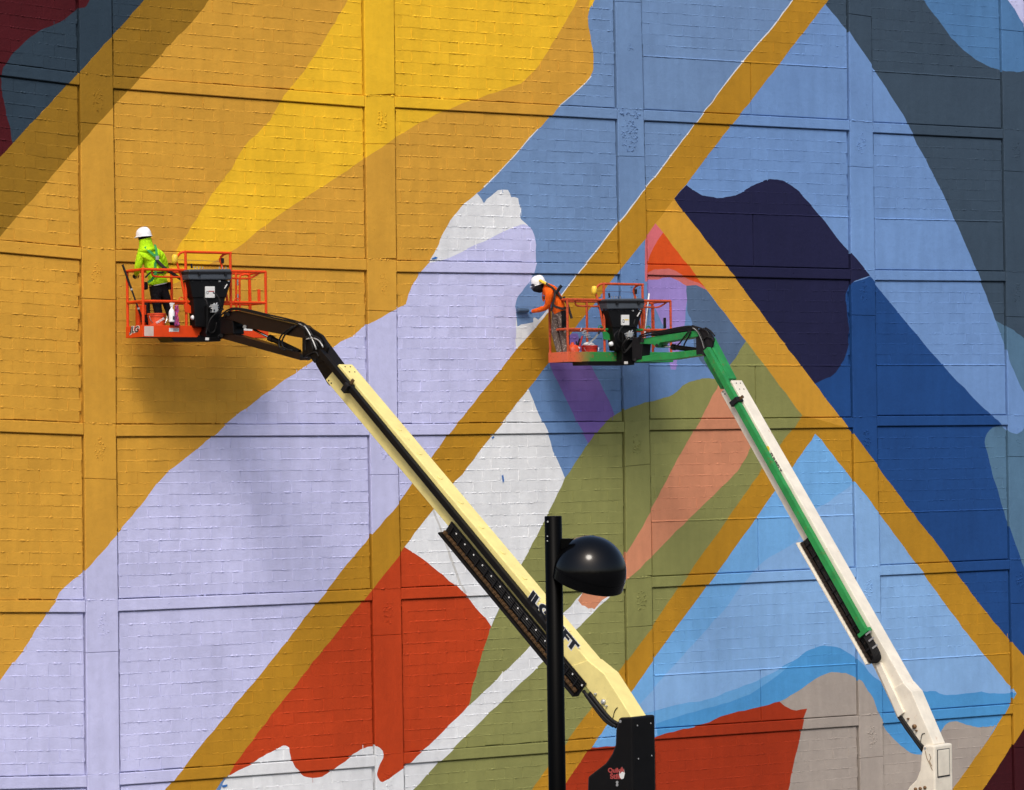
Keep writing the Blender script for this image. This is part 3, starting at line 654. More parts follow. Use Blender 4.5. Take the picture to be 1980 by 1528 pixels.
# ------------------------------------------------------------------ boom lifts
def rail_basket(t, d, y_n, dep, mats):
    """railed platform; d holds where its edges show in the survey photo"""
    y_f = y_n+dep
    def near(px, py): return P(px, py, y_n)
    x0 = near(d['xl'], 640).x; x1 = near(d['xr'], 640).x
    zf = near(d['xl']+60, d['bot']).z; zt = near(d['xl']+60, d['toe']).z; zm = near(d['xl']+60, d['mid']).z; zr = near(d['xl']+60, d['top']).z; zg = near(d['g0']+30, d['guard']).z
    g0 = near(d['g0'], 560).x; g1 = near(d['g1'], 560).x
    R = 0.024
    rail, toe, acc = mats['rail'], mats['toe'], mats['acc']
    MB().box(((x0+x1)/2, (y_n+y_f)/2, zf+0.02), x1-x0-0.01, dep-0.01, 0.03).put('floor_plate', M['dark_plastic'], t)
    h = zt-zf; zc = (zt+zf)/2
    xb0 = near(d['cut0'], 640).x; xb1 = near(d['cut1'], 640).x
    # toe boards: near side in two lengths, each end, far side
    a = MB(); a.prism([(x0, y_n, zf), (xb0-0.07, y_n, zf), (xb0+0.05, y_n, zt), (x0, y_n, zt)], (0, 0.03, 0)); a.put('toe_board', toe, t, bevel=0.004)
    a = MB(); a.prism([(xb1, y_n, zf), (x1, y_n, zf), (x1, y_n, zt), (xb1, y_n, zt)], (0, 0.03, 0)); a.put('toe_board', mats['toe2'], t, bevel=0.004)
    MB().box((x0+0.015, (y_n+y_f)/2+0.016, zc), 0.03, dep-0.034, h).put('toe_board', toe, t, bevel=0.004)
    MB().box((x1-0.015, (y_n+y_f)/2+0.016, zc), 0.03, dep-0.034, h).put('toe_board', mats['toe2'], t, bevel=0.004)
    MB().box(((x0+x1)/2, y_f-0.015, zc), x1-x0-0.064, 0.026, h).put('toe_board', toe, t, bevel=0.004)
    e = 0.026
    def post(x, y, z0, z1, m=rail): MB().tube([(x, y, z0), (x, y, z1)], R, 10).put('post', m, t, smooth=False)
    for x, y in ((x0+e, y_n+e), (x0+e, y_f-e), (x1-e, y_n+e), (x1-e, y_f-e)): post(x, y, zt-0.02, zr)
    for x in (x0+(x1-x0)*0.36, x0+(x1-x0)*0.66): post(x, y_f-e, zt-0.02, zr)
    for x in (g0, g1): post(x, y_n+e, zt-0.02, zg)
    def rl(pts, m=rail, r=R, nm='rail'): MB().tube(pts, r, 10).put(nm, m, t)
    for z in (zr, zm):
        rl([(x0+e, y_n+e, z), (g0, y_n+e, z)]); rl([(g1, y_n+e, z), (x1-e, y_n+e, z)])
        if z == zm: rl([(g0, y_n+e, z), (g1, y_n+e, z)], acc)
        rl([(x0+e, y_f-e, z), (x1-e, y_f-e, z)]); rl([(x0+e, y_n+e, z), (x0+e, y_f-e, z)]); rl([(x1-e, y_n+e, z), (x1-e, y_f-e, z)])
    rl([(g0-0.02, y_n+e, zg), (g1+0.02, y_n+e, zg)])
    # bent grab tubes under the top rail, both sides of the console
    dz = 0.115
    rl(smooth_chain([(g0-0.03, y_n+0.07, zr-dz), (g0-0.5, y_n+0.07, zr-dz), (g0-0.60, y_n+0.07, zr-dz+0.03), (g0-0.61, y_n+0.06, zr-0.01)]), r=0.017, nm='grab_tube')
    rl(smooth_chain([(g1+0.03, y_n+0.07, zr-dz), (g1+0.36, y_n+0.07, zr-dz), (g1+0.5, y_n+0.07, zr-dz+0.05), (g1+0.58, y_n+0.06, zr-0.01)]), r=0.017, nm='grab_tube')
    # sloping stays of the guard, yellow sensor on the left one
    rl([(g0-0.12, y_n+0.09, zg-0.22), (g0-0.08, y_n+0.07, zr-0.05), (g0+0.0, y_n+0.05, zm)], r=0.02, nm='stay'); rl([(g1-0.13, y_n+0.09, zg-0.2), (g1-0.05, y_n+0.05, zm)], r=0.02, nm='stay')
    rl(smooth_chain([(g0-0.12, y_n+0.09, zg-0.22), (g0-0.14, y_n+0.09, zg-0.12), (g0-0.08, y_n+0.06, zg-0.02), (g0, y_n+e, zg)]), r=0.02, nm='stay')
    rl(smooth_chain([(g1-0.13, y_n+0.09, zg-0.2), (g1-0.16, y_n+0.09, zg-0.1), (g1-0.1, y_n+0.06, zg-0.02), (g1, y_n+e, zg)]), r=0.02, nm='stay')
    MB().lathe([(0.0, -0.085), (0.035, -0.075), (0.05, -0.03), (0.055, 0.03), (0.04, 0.075), (0.0, 0.085)], (g0-0.17, y_n+0.09, zg-0.12), (0.1, 0, 1), 14).put('sensor_pad', M['yellow_part'], t, smooth=True)
    MB().tube([(g0-0.1, y_n+0.09, zg-0.13), (g1-0.14, y_n+0.09, zg-0.14)], 0.004, 6).put('sensor_cable', M['steel'], t)
    MB().box((g1-0.13, y_n+0.07, zg-0.13), 0.05, 0.05, 0.09).put('switch_box', M['dark_plastic'], t, bevel=0.008)
    # rings on the mid rail
    for gx in (g0-0.09, g1+0.11):
        c = Vector((gx, y_n+e-0.01, zm+0.02)); MB().tube([c+Vector((math.cos(q)*0.05, 0, math.sin(q)*0.05)) for q in np.linspace(0, math.pi, 9)], 0.010, 6).put('lanyard_ring', acc, t)
    # swing gate frame on the right end with hinges
    gx = x1-0.03
    rl([(gx-0.28, y_f-0.07, zt), (gx-0.28, y_f-0.07, zr)], r=0.02, nm='gate_post'); rl(smooth_chain([(gx-0.22, y_f-0.09, zt+0.15), (gx-0.22, y_f-0.09, zr-0.12), (gx-0.16, y_f-0.09, zr-0.03), (gx-0.05, y_f-0.09, zr-0.03), (gx-0.02, y_f-0.09, zr-0.12), (gx-0.01, y_f-0.09, zt+0.1)]), r=0.018, nm='gate_frame')
    for z in (zr-0.16, zm+0.12): MB().tube([(gx-0.28, y_f-0.12, z-0.05), (gx-0.28, y_f-0.12, z+0.05)], 0.016, 8).put('hinge', M['steel'], t)
    MB().box((x1-0.14, y_n+0.06, zm+0.13), 0.05, 0.03, 0.2).put('latch', acc if mats['rail'] is M['orange'] else M['dark_plastic'], t, bevel=0.005)
    # gusset plate left of the console, little lamp under it
    gz = zm-0.04; a = MB(); a.prism([(g0-0.06, y_n-0.012, gz), (g0+0.03, y_n-0.012, gz), (g0+0.17, y_n-0.012, gz-0.13), (g0+0.16, y_n-0.012, gz-0.17), (g0-0.04, y_n-0.012, gz-0.14)], (0, 0.02, 0)); a.put('gusset_plate', acc, t)
    MB().lathe([(0.0, -0.03), (0.04, -0.02), (0.045, 0.03), (0.03, 0.05), (0.0, 0.055)], (g0+0.09, y_n-0.04, gz-0.23), (0.2, -1, 0.1), 14).put('work_lamp', M['white_plastic'], t, smooth=True)
    # document box in the far left corner
    MB().box((x0+0.22, y_f-0.13, zt+0.18), 0.16, 0.1, 0.36).put('manual_box', rail, t, bevel=0.012)
    MB().box((x0+0.24, y_f-0.20, zt+0.13), 0.12, 0.02, 0.13).put('box_plate', M['dark_plastic'], t)
    MB().tube([(x0+0.36, y_f-0.09, zt-0.02), (x0+0.36, y_f-0.09, zm)], 0.05, 12).put('manual_tube', M['dark_plastic'], t)
    return dict(x0=x0, x1=x1, yn=y_n, yf=y_f, zf=zf+0.035, zt=zt, zm=zm, zr=zr, zg=zg, g0=g0, g1=g1)
def console(t, d, y, B):
    def q(L, y_=y): return [P(a, b, y_) for a, b in L]
    k = d['console']
    lid = MB().prism(q(k['lid']), (0, 0.3, 0)).put('console_lid', M['grey_plastic'], t, bevel=0.018)
    x0, x1, yl = k['ridge']
    MB().prism(q([(x0, yl-2), (x1, yl-2), (x1, yl+3), (x0, yl+3)], y-0.012), (0, 0.3, 0)).put('console_rim', M['dark_plastic'], t, bevel=0.006)
    for lx in k['latch']: MB().prism(q([(lx-2, yl-1), (lx+2, yl-1), (lx+2, yl+6), (lx-2, yl+6)], y-0.03), (0, 0.03, 0)).put('lid_latch', M['dark_plastic'], t)
    MB().prism(q(k['body'], y+0.03), (0, 0.24, 0)).put('console_body', M['black'], t, bevel=0.012)
    MB().prism(q(k['neck'], y+0.05), (0, 0.2, 0)).put('console_neck', M['black'], t, bevel=0.012)
    st = MB().prism(q(k['label'], y+0.008), (0, 0.03, 0)).put('notice_plate', M['sticker'], t, bevel=0.004)
    a, b = k['label'][0], k['label'][2]
    MB().prism(q([(a[0]+6, a[1]+8.5), (b[0]-1.2, a[1]+8.5), (b[0]-1.2, a[1]+10.5), (a[0]+6, a[1]+10.5)], y+0.006), (0, 0.004, 0)).put('print_bar', k['bar'], st)
    MB().prism(q([(a[0]+2, a[1]+9), (a[0]+5.4, a[1]+9), (a[0]+5.4, a[1]+15), (a[0]+2, a[1]+15)], y+0.006), (0, 0.004, 0)).put('print_panel', M['ink'], st)
    MB().prism(q([(a[0]+2.8, a[1]+10), (a[0]+4.6, a[1]+10), (a[0]+4.6, a[1]+13.8), (a[0]+2.8, a[1]+13.8)], y+0.0045), (0, 0.002, 0)).put('print_square', M['sticker'], st)
    MB().tube([P(*k['stick'], y+0.15), P(k['stick'][0]-1, k['stick'][1]-9, y+0.15)], 0.017, 8).put('joystick', M['rubber'], t)
    for px in k['switch']: MB().tube([P(px, k['stick'][1]+1, y+0.1), P(px, k['stick'][1]-3, y+0.1)], 0.008, 6).put('toggle_switch', M['steel'], t)
    # slanted glint bracket and small clips on the body
    c = k['clip']; MB().bar(P(c[0]-2, c[1]+5, y+0.012), P(c[0]+3, c[1]-3, y+0.012), 0.02, 0.012).put('bracket', M['sticker'], t)
    for i in range(5):
        px = k['body'][0][0]+6+i*(k['body'][1][0]-k['body'][0][0]-12)/4
        MB().box(P(px, k['body'][0][1]+2, y+0.02), 0.03, 0.02, 0.02).put('fastener', M['valve'] if i > 2 else M['dark_plastic'], t)
    # rotator with pale valve block and its ports
    MB().prism(q(k['rot'], y+0.0), (0, 0.26, 0)).put('rotator', M['black'], t, bevel=0.015)
    vx, vy = k['valve']
    v = MB().box(P(vx, vy, y-0.06), 0.11, 0.08, 0.14).put('valve_block', M['valve'], t, bevel=0.01)
    MB().lathe([(0.014, 0), (0.014, 0.012)], P(vx, vy+3, y-0.10), (0, -1, 0), 10).put('valve_port', M['dark_plastic'], v)
    for i, (dx, dy) in enumerate(((-9, -4), (-9, 0), (8, -6), (9, -2), (8, 2), (2, -11), (-3, -10))):
        c0 = P(vx+dx*0.5, vy+dy, y-0.06); c1 = P(vx+dx, vy+dy, y-0.06)
        if abs(dy) > 8: c0 = P(vx+dx, vy+dy*0.5, y-0.06); c1 = P(vx+dx+4, vy+dy, y-0.06)
        MB().tube([c0, c1], 0.013, 8).put('hose_fitting', M['steel'] if i % 2 else M['valve'], t)
    MB().prism(q(k['slab'], y-0.02), (0, 0.5, 0)).put('mounting_slab', M['black'], t, bevel=0.008)
    sx, sy = k['sticker']; MB().prism(q([(sx, sy), (sx+7, sy), (sx+7, sy+5), (sx, sy+5)], y-0.022), (0, 0.002, 0)).put('warning_sticker', M['sticker'], t)
    # loose hoses round the rotator
    for pts in k['hoses']:
        MB().tube(smooth_chain([P(a, b, y-0.08-0.05*math.sin(i*1.3)) for i, (a, b) in enumerate(pts)]), 0.012, 8).put('hose', M['rubber'], t, smooth=True)

def boom_lift(d):
    t = thing('boom_lift', d['label'], 'boom lift', (0, 0, 0), 'boom lifts working at the painted wall')
    mt = d['mats']; B = rail_basket(t, d['basket'], d['y_n'], d['dep'], mt); console(t, d['basket'], d['y_n']-0.18, B)
    pl = Plane(P(d['mount'][0], d['mount'][1], d['y_n']-0.3), (0.25, -0.97)); e3 = pl.e3
    def plate(name, pts, off, th, m, parent=t, bevel=0.01): return MB().prism([pl.pt(a, b, off) for a, b in pts], -e3*th).put(name, m, parent, bevel=bevel)
    def tube(name, pts, off, r, m, parent=t, n=10, sm=True):
        return MB().tube(smooth_chain([pl.pt(p[0], p[1], off if len(p) < 3 else p[2]) for p in pts], 3), r, n).put(name, m, parent, smooth=sm)
    J = d['jib']
    up = plate('jib_arm', J['upper'], 0.13, 0.26, mt['jib']); plate('jib_arm', J['lower'], 0.10, 0.2, mt['jib'])
    plate('jib_link', J['link0'], 0.12, 0.24, mt['link']); plate('jib_link', J['link1'], 0.11, 0.22, mt['link']); 
    for pts in J['knuckle']: plate('knuckle_plate', pts, 0.14, 0.05, mt['knuckle']); plate('knuckle_plate', pts, -0.09, 0.05, mt['knuckle'])
    cy = J['cyl']
    cb = MB().tube([pl.pt(*cy[1]), pl.pt(*cy[2])], 0.045, 14).put('cylinder_barrel', M['black'], t)
    MB().tube([pl.pt(*cy[1]), pl.pt(cy[1][0]+(cy[2][0]-cy[1][0])*0.12, cy[1][1]+(cy[2][1]-cy[1][1])*0.12)], 0.056, 14).put('gland', M['dark_plastic'], cb)
    MB().tube([pl.pt(*cy[0]), pl.pt(*cy[1])], 0.02, 12).put('cylinder_rod', M['steel'], t, smooth=True)
    for px, py in J['pins']: MB().tube([pl.pt(px, py, 0.17), pl.pt(px, py, -0.17)], 0.03, 12).put('pivot_pin', M['steel'] if (px, py) in J.get('bright', []) else mt['knuckle'], t)
    for pts, m in J['hoses']: tube('hose', pts, 0.16, 0.014, M[m], n=8)
    if 'tray' in J: plate('hose_tray', J['tray'], 0.08, 0.16, M['dark_plastic'])
    # telescoping boom
    plate('boom_fly', d['fly'], 0.12, 0.24, mt['fly'])
    if 'lug' in d: plate('boom_wear_plate', d['lug'], 0.10, 0.2, mt['fly'])
    bs = plate('boom_section', d['base'], 0.155, 0.31, mt['boom'], bevel=0.012); plate('boom_heel', d['heel'], 0.170, 0.34, mt['boom'], bevel=0.012)
    A, Bq = pl.pt(*d['axis'][0]), pl.pt(*d['axis'][1]); ax = (Bq-A).normalized(); e2 = e3.cross(ax)
    if e2.z < 0: e2 = -e2
    for px, py in d['bolts']: MB().lathe([(0.013, 0), (0.013, 0.008), (0.006, 0.011)], pl.pt(px, py, 0.154), e3, 8).put('bolt', M['dark_plastic'], bs)
    nt_ = d['base'][0]; 
    # bolts on the top face at the boom mouth
    for i in range(4):
        o = pl.pt(*d['base'][0], 0.155)+ax*(0.07+0.13*(i % 2))-e3*(0.09+0.12*(i//2)); MB().lathe([(0.012, 0), (0.012, 0.007)], o, e2, 8).put('bolt', M['dark_plastic'], bs)
    # adjusting pads along the top face
    for i in range(d['pads'][0]):
        o = pl.pt(*d['base'][0], 0.155)+ax*(d['pads'][1]+i*d['pads'][2])-e3*0.13+e2*0.001; MB().lathe([(0.05, 0), (0.05, 0.006), (0.038, 0.008)], o, e2, 12).put('wear_pad_cap', mt['boom'] if d['n'] == 1 else M['rust_ring'], bs)
    # push tube of the cable carrier and its clamp
    tb = d['tube']; w = d['tube_w']
    a, b_ = pl.pt(*tb[0], 0.225), pl.pt(*tb[1], 0.225)
    MB().bar(a, b_, w, w*1.15, e2).put('push_tube', mt['tube'], t, bevel=0.006)
    cl = d['clamp']; c = pl.pt(*cl, 0.225); MB().box(c, 0.1, w*1.9, 0.17, (ax, e2, e3)).put('tube_clamp', M['dark_plastic'], t, bevel=0.01)
    MB().box(c+e2*0.12-e3*0.01, 0.05, 0.1, 0.03, (ax, e2, e3)).put('clamp_bracket', M['chain'], t)
    # cable carrier: channel, links, cables
    T0, T1 = pl.pt(*d['car'][0], 0.2), pl.pt(*d['car'][1], 0.2); La = (T1-T0).length; ca = (T1-T0).normalized(); n2 = e3.cross(ca); 
    if n2.z < 0: n2 = -n2
    cw = d['car_w']
    MB().bar(T0, T1, cw, 0.02, e3).put('carrier_channel', mt['car'], t); 
    MB().bar(T0-n2*(cw/2)+e3*0.05-ca*0.02, T1-n2*(cw/2)+e3*0.05, 0.035, 0.14, e3).put('carrier_lip', mt['lip'], t, bevel=0.006)
    lm = MB().box((0, 0, 0), 0.075, 0.05, 0.03, (ca, n2, e3)); lm.box(e3*0.018, 0.03, 0.028, 0.02, (ca, n2, e3)); lme = lm.mesh('chain_link'); lme.materials.append(M['chain'] if d['n'] == 1 else M['chain_dark'])
    nl = int(La/0.085); first = None
    for i in range(nl):
        o = bpy.data.objects.new('chain_link', lme); COL.objects.link(o); o.parent = t; o.location = T0+ca*(0.05+i*0.085)-n2*(cw/2-0.055)+e3*0.055
    for k in range(4):
        q0 = T0+n2*(-cw/2+0.115+k*0.036)+e3*0.035
        MB().tube([q0+ca*0.03, q0+ca*(La-0.03)], 0.015, 8).put('cable', M['rubber'], t, smooth=True)
    cm = MB().box((0, 0, 0), 0.022, cw*0.72, 0.018, (ca, n2, e3)).mesh('cross_bar'); cm.materials.append(M['dark_plastic'])
    wm = MB().box((0, 0, 0), 0.024, 0.022, 0.012, (ca, n2, e3)).mesh('tray_clip'); wm.materials.append(M['sticker'] if d['n'] == 1 else M['chain_dark'])
    for i in range(int(La/0.24)):
        o = bpy.data.objects.new('cross_bar', cm); COL.objects.link(o); o.parent = t; o.location = T0+ca*(0.12+i*0.24)+n2*0.03+e3*0.06
        o = bpy.data.objects.new('tray_clip', wm); COL.objects.link(o); o.parent = t; o.location = T0+ca*(0.23+i*0.24)+n2*(cw/2-0.05)+e3*0.045
    # heel hoses, turret, turntable, chassis
    for pts in d['heel_hoses']: tube('hose', pts, 0.19, 0.028, M['rubber'], n=8)
    for px, py, r in d['heel_pins']: MB().lathe([(r, 0), (r, 0.03), (r*0.6, 0.05)], pl.pt(px, py, 0.17), e3, 12).put('heel_pin', M['valve'] if d['n'] == 1 else M['chain'], t)
    tube('sensor_wire', d['wire'], 0.18, 0.006, M['rubber'], n=6)
    tur = plate('turret', d['turret'], 0.27, 0.54, mt['turret'], bevel=0.03)
    for px, py in d['tbolts']: MB().lathe([(0.022, 0), (0.022, 0.012)], pl.pt(px, py, 0.268), e3, 10).put('bolt', M['valve'], tur)
    hb = pl.h; zb = 0.95; cp = pl.pt(d['turret'][0][0], d['turret'][0][1]); cb_ = Vector((cp.x, cp.y, zb))+hb*0.1
    MB().lathe([(0.9, -0.15), (0.9, 0.12)], cb_-hb*0.2, (0, 0, 1), 28).put('turntable', mt['chassis'], t)
    H = Vector((pl.h.x, pl.h.y, 0)); Z = Vector((0, 0, 1))
    MB().box(cb_-hb*0.2-Z*0.45, 3.0, 1.5, 0.5, (H, e3, Z)).put('chassis', mt['chassis'], t, bevel=0.05)
    MB().box(cb_+hb*0.9+Z*0.2-e3*0.65, 1.6, 0.6, 0.5, (H, e3, Z)).put('engine_cover', mt['boom'], t, bevel=0.06)
    for i in (-1, 1):
        for j in (-1, 1):
            wc = Vector((cb_.x, cb_.y, 0.5))-hb*0.2+H*(1.2*i)+e3*(0.98*j)
            wh = MB().lathe([(0.3, -0.19), (0.46, -0.19), (0.5, -0.13), (0.5, 0.13), (0.46, 0.19), (0.3, 0.19)], wc, e3, 28).put('wheel', M['rubber'], t)
            MB().lathe([(0.3, -0.12), (0.3, 0.12), (0.1, 0.14)], wc, e3, 20).put('rim', mt['boom'], wh)
    return t, pl, B, ax, e2, e3

bk1 = dict(xl=276, xr=519, bot=652, toe=629.5, mid=583, top=522, guard=488, g0=361, g1=447.5, cut0=389, cut1=455,
    console=dict(lid=[(366, 521), (447, 520), (448.5, 532), (448, 541), (365.5, 541), (364.5, 532)], ridge=(364.5, 448.5, 527), latch=(386, 437),
        body=[(366, 542), (448, 542), (437, 576), (373, 576)], neck=[(374, 575), (436, 575), (431, 600), (415, 634), (378, 632)], label=[(397.5, 554), (415.5, 554), (415.5, 576), (397.5, 576)], bar=M['red_ink'],
        stick=(371, 519), switch=(376, 381, 387, 392, 424, 430, 437), clip=(436, 553), rot=[(400, 590), (428, 588), (430, 656), (399, 657)], valve=(414, 597),
        slab=[(331, 652.5), (427, 652.5), (427, 660), (337, 660.5)], sticker=(397, 653),
        hoses=[[(428, 604), (412, 611), (403, 628), (406, 643), (415, 640), (419, 624)], [(432, 598), (420, 604), (409, 616), (402, 632), (398, 646)], [(410, 600), (402, 592), (399, 582), (394, 576)], [(424, 600), (427, 588), (420, 572), (412, 566)], [(421, 652), (430, 640), (428, 622), (436, 606)]]))
lift1 = dict(n=1, label='cream boom lift with bright orange basket and black upright at its foot', y_n=-1.15, dep=0.62, mount=(430, 630), basket=bk1,
    mats=dict(rail=M['orange'], toe=M['orange'], toe2=M['orange'], acc=M['orange'], jib=M['brown_black'], link=M['black'], knuckle=M['black'], fly=M['black'], boom=M['cream'], tube=M['black'], car=M['dark_plastic'], lip=M['black'], turret=M['black'], chassis=M['cream']),
    jib=dict(upper=[(432, 606), (440, 602), (459, 601), (578, 629), (588, 638), (590, 655), (492, 637), (476, 636), (470, 628), (446, 619), (432, 616)], lower=[(428, 643), (433, 641), (583, 684), (586, 690), (581, 697), (429, 655)],
        link0=[(425, 612), (450, 613), (452, 646), (426, 647)], link1=[(584, 650), (592, 648), (600, 690), (584, 692)],
        knuckle=[[(586, 630), (600, 634), (622, 648), (634, 672), (624, 700), (607, 702), (598, 690), (592, 664)]],
        cyl=[(490, 637), (521, 653), (579, 681)], pins=[(473, 632), (441, 608), (428, 649), (583, 690), (598, 693), (608, 697)], bright=[(473, 632)],
        hoses=[([(425, 612), (438, 601), (452, 596), (478, 599), (520, 609), (560, 618), (583, 626), (596, 642), (604, 662)], 'rubber'), ([(432, 614), (446, 600), (470, 600), (530, 615), (570, 624), (590, 636), (600, 655), (606, 678)], 'rubber'),
            ([(566, 632), (548, 644), (540, 658), (541, 672), (552, 677)], 'rubber'), ([(572, 630), (555, 643), (546, 658), (548, 672), (566, 678)], 'rubber'), ([(578, 626), (590, 632), (602, 652), (612, 676)], 'valve'), ([(590, 652), (604, 650), (616, 654), (624, 664)], 'rubber'), ([(592, 656), (606, 654), (618, 660), (625, 672)], 'valve'),
            ([(590, 690), (604, 682), (612, 682), (616, 690)], 'rubber'), ([(594, 650), (590, 664), (591, 680)], 'rubber'), ([(580, 623), (592, 629), (604, 648), (616, 672)], 'rubber')]),
    fly=[(600, 646), (607, 649), (612, 657), (652, 711), (634, 744), (612, 708), (604, 690)], lug=[(611, 706), (617, 696), (650, 742), (636, 746)],
    base=[(655, 704), (1150, 1293), (1213, 1378), (1224, 1392), (1197, 1406), (1150, 1347), (1106, 1303), (629, 735)], heel=[(1136, 1277), (1168, 1303), (1214, 1375), (1226, 1394), (1196, 1408), (1150, 1349), (1100, 1289)],
    axis=((642, 720), (1128, 1300)), bolts=[(636, 736), (641, 741), (650, 713), (655, 719)], pads=(9, 1.6, 0.58), tube=((620, 680), (1076, 1235)), tube_w=0.085, clamp=(673, 750), car=((866, 1020), (1126, 1334)), car_w=0.25,
    heel_hoses=[[(1128, 1336), (1150, 1364), (1172, 1390), (1192, 1406)], [(1132, 1342), (1150, 1368), (1170, 1393), (1186, 1404)], [(1140, 1340), (1158, 1364), (1180, 1390), (1196, 1400)]], heel_pins=[(1153, 1342, 0.018), (1168, 1357, 0.04), (1174, 1365, 0.016)], wire=[(1194, 1368), (1189, 1374), (1186, 1384), (1184, 1394)],
    turret=[(1196, 1388), (1222, 1387), (1226, 1700), (1130, 1700), (1136, 1502), (1170, 1476), (1183, 1457), (1189, 1440), (1190, 1412)], tbolts=[(1200, 1395), (1194, 1513), (1194, 1518)])
t1, pl1, B1, ax1, e21, e31 = boom_lift(lift1)
# end-face bolts of the black upright and its print
h1 = pl1.h
o_ = pl1.pt(1222, 1387, 0.27)
for u, v in ((0.11, 0.13), (0.42, 0.12), (0.12, 0.62), (0.43, 0.6)): MB().lathe([(0.012, 0), (0.012, 0.008)], o_-e31*u-Vector((0, 0, v))+h1*0.008, h1, 8).put('end_bolt', M['valve'], t1)
# lettering on the boom and the basket
for bold, mat, off in ((0.03, M['sticker'], 0.156), (0.014, M['ink'], 0.1585)):
    lettering('JLG LIFT', 0.25, pl1.pt(1014, 1157, off)-(ax1*0.012+e21*0.012 if bold > 0.02 else Vector((0, 0, 0))), ax1, e21, mat, t1, bold=bold, width=1.27 if bold < 0.02 else 1.295, height=0.215 if bold < 0.02 else 0.238)
for bold, mat, off in ((0.018, M['sticker'], 0.0015), (0.005, M['ink'], 0.004)):
    x0 = B1['x0']-off; lettering('JLG', 0.16, (x0, B1['yf']-0.13, B1['zf']+0.02 - (0.010 if bold > 0.01 else 0)), (0, -1, 0), (0, 0, 1), mat, t1, bold=bold, shear=0.25, width=0.36 if bold < 0.01 else 0.385, height=0.13 if bold < 0.01 else 0.15)
y = B1['yn']-0.002
stk = MB().prism([P(a, b, y) for a, b in ((327, 634.5), (346, 634.5), (346, 641.5), (327, 641.5))], (0, 0.004, 0)).put('warning_sticker', M['sticker'], t1)
for i in range(3): MB().prism([P(a, b, y-0.001) for a, b in ((335, 635.5+i*2), (345, 635.5+i*2), (345, 636.4+i*2), (335, 636.4+i*2))], (0, 0.003, 0)).put('print_line', M['red_ink'] if i == 0 else M['grey_plastic'], stk)
MB().prism([P(a, b, y) for a, b in ((468, 632), (488, 633), (488, 640), (468, 639))], (0, 0.004, 0)).put('warning_sticker', M['sticker'], t1)
M['silver'] = paint('silver_tape', (206, 186, 176), 0.35, var=0.15)
MB().prism([P(a, b, y) for a, b in ((279, 631), (297, 631), (297, 650), (279, 650))], (0, 0.004, 0)).put('reflective_patch', M['silver'], t1)
# red sticker on the upright: two words and a pointed red and white emblem
lettering('Quik', 0.1, pl1.pt(1176, 1496, 0.272), h1*-1 if False else (pl1.pt(1196, 1496, 0.272)-pl1.pt(1176, 1496, 0.272)), (0, 0, 1), M['red_ink'], t1, bold=0.004, width=0.24, height=0.085)
lettering('Stik', 0.1, pl1.pt(1180, 1506.5, 0.272), (pl1.pt(1198, 1506, 0.272)-pl1.pt(1180, 1506, 0.272)), (0, 0, 1), M['red_ink'], t1, bold=0.004, width=0.22, height=0.08)
em = MB().prism([pl1.pt(a, b, 0.2735) for a, b in ((1202, 1483), (1206, 1488), (1208, 1496), (1206, 1505), (1202, 1507), (1199, 1504), (1197, 1497), (1199, 1488))], -e31*0.003).put('emblem', M['sticker'], t1)
MB().prism([pl1.pt(a, b, 0.2745) for a, b in ((1202, 1483), (1206, 1488), (1207, 1494), (1203, 1492), (1198, 1497), (1199, 1488))], -e31*0.002).put('emblem_cap', M['red_ink'], em)

# gradient enamel of the second basket: worn orange overpainted in green towards the console
m, nt, b = nodes_of('orange_to_green_enamel'); tc = nt.nodes.new('ShaderNodeTexCoord'); sp = nt.nodes.new('ShaderNodeSeparateXYZ'); nt.links.new(tc.outputs['Object'], sp.inputs[0])
xa = P(1118, 690, -1.0).x; xb = P(1152, 690, -1.0).x; mr = nt.nodes.new('ShaderNodeMapRange'); mr.inputs[1].default_value = xa; mr.inputs[2].default_value = xb
n_ = noise(nt, 5, 6); ma = nt.nodes.new('ShaderNodeMath'); ma.operation = 'MULTIPLY_ADD'; ma.inputs[1].default_value = 0.35; nt.links.new(n_.outputs[0], ma.inputs[0]); nt.links.new(sp.outputs[0], ma.inputs[2]); nt.links.new(ma.outputs[0], mr.inputs[0])
n2 = noise(nt, 16, 8, 0.7); wear = ramp(nt, n2.outputs[0], [(0.55, (0, 0, 0)), (0.66, (1, 1, 1))])
c = mixc(nt, mr.outputs[0], lin((214, 96, 56)), lin((46, 132, 62))); c = mixc(nt, wear.outputs[0], c, lin((150, 74, 46))); nt.links.new(c, b.inputs['Base Color']); b.inputs['Roughness'].default_value = 0.5
M['fade'] = m
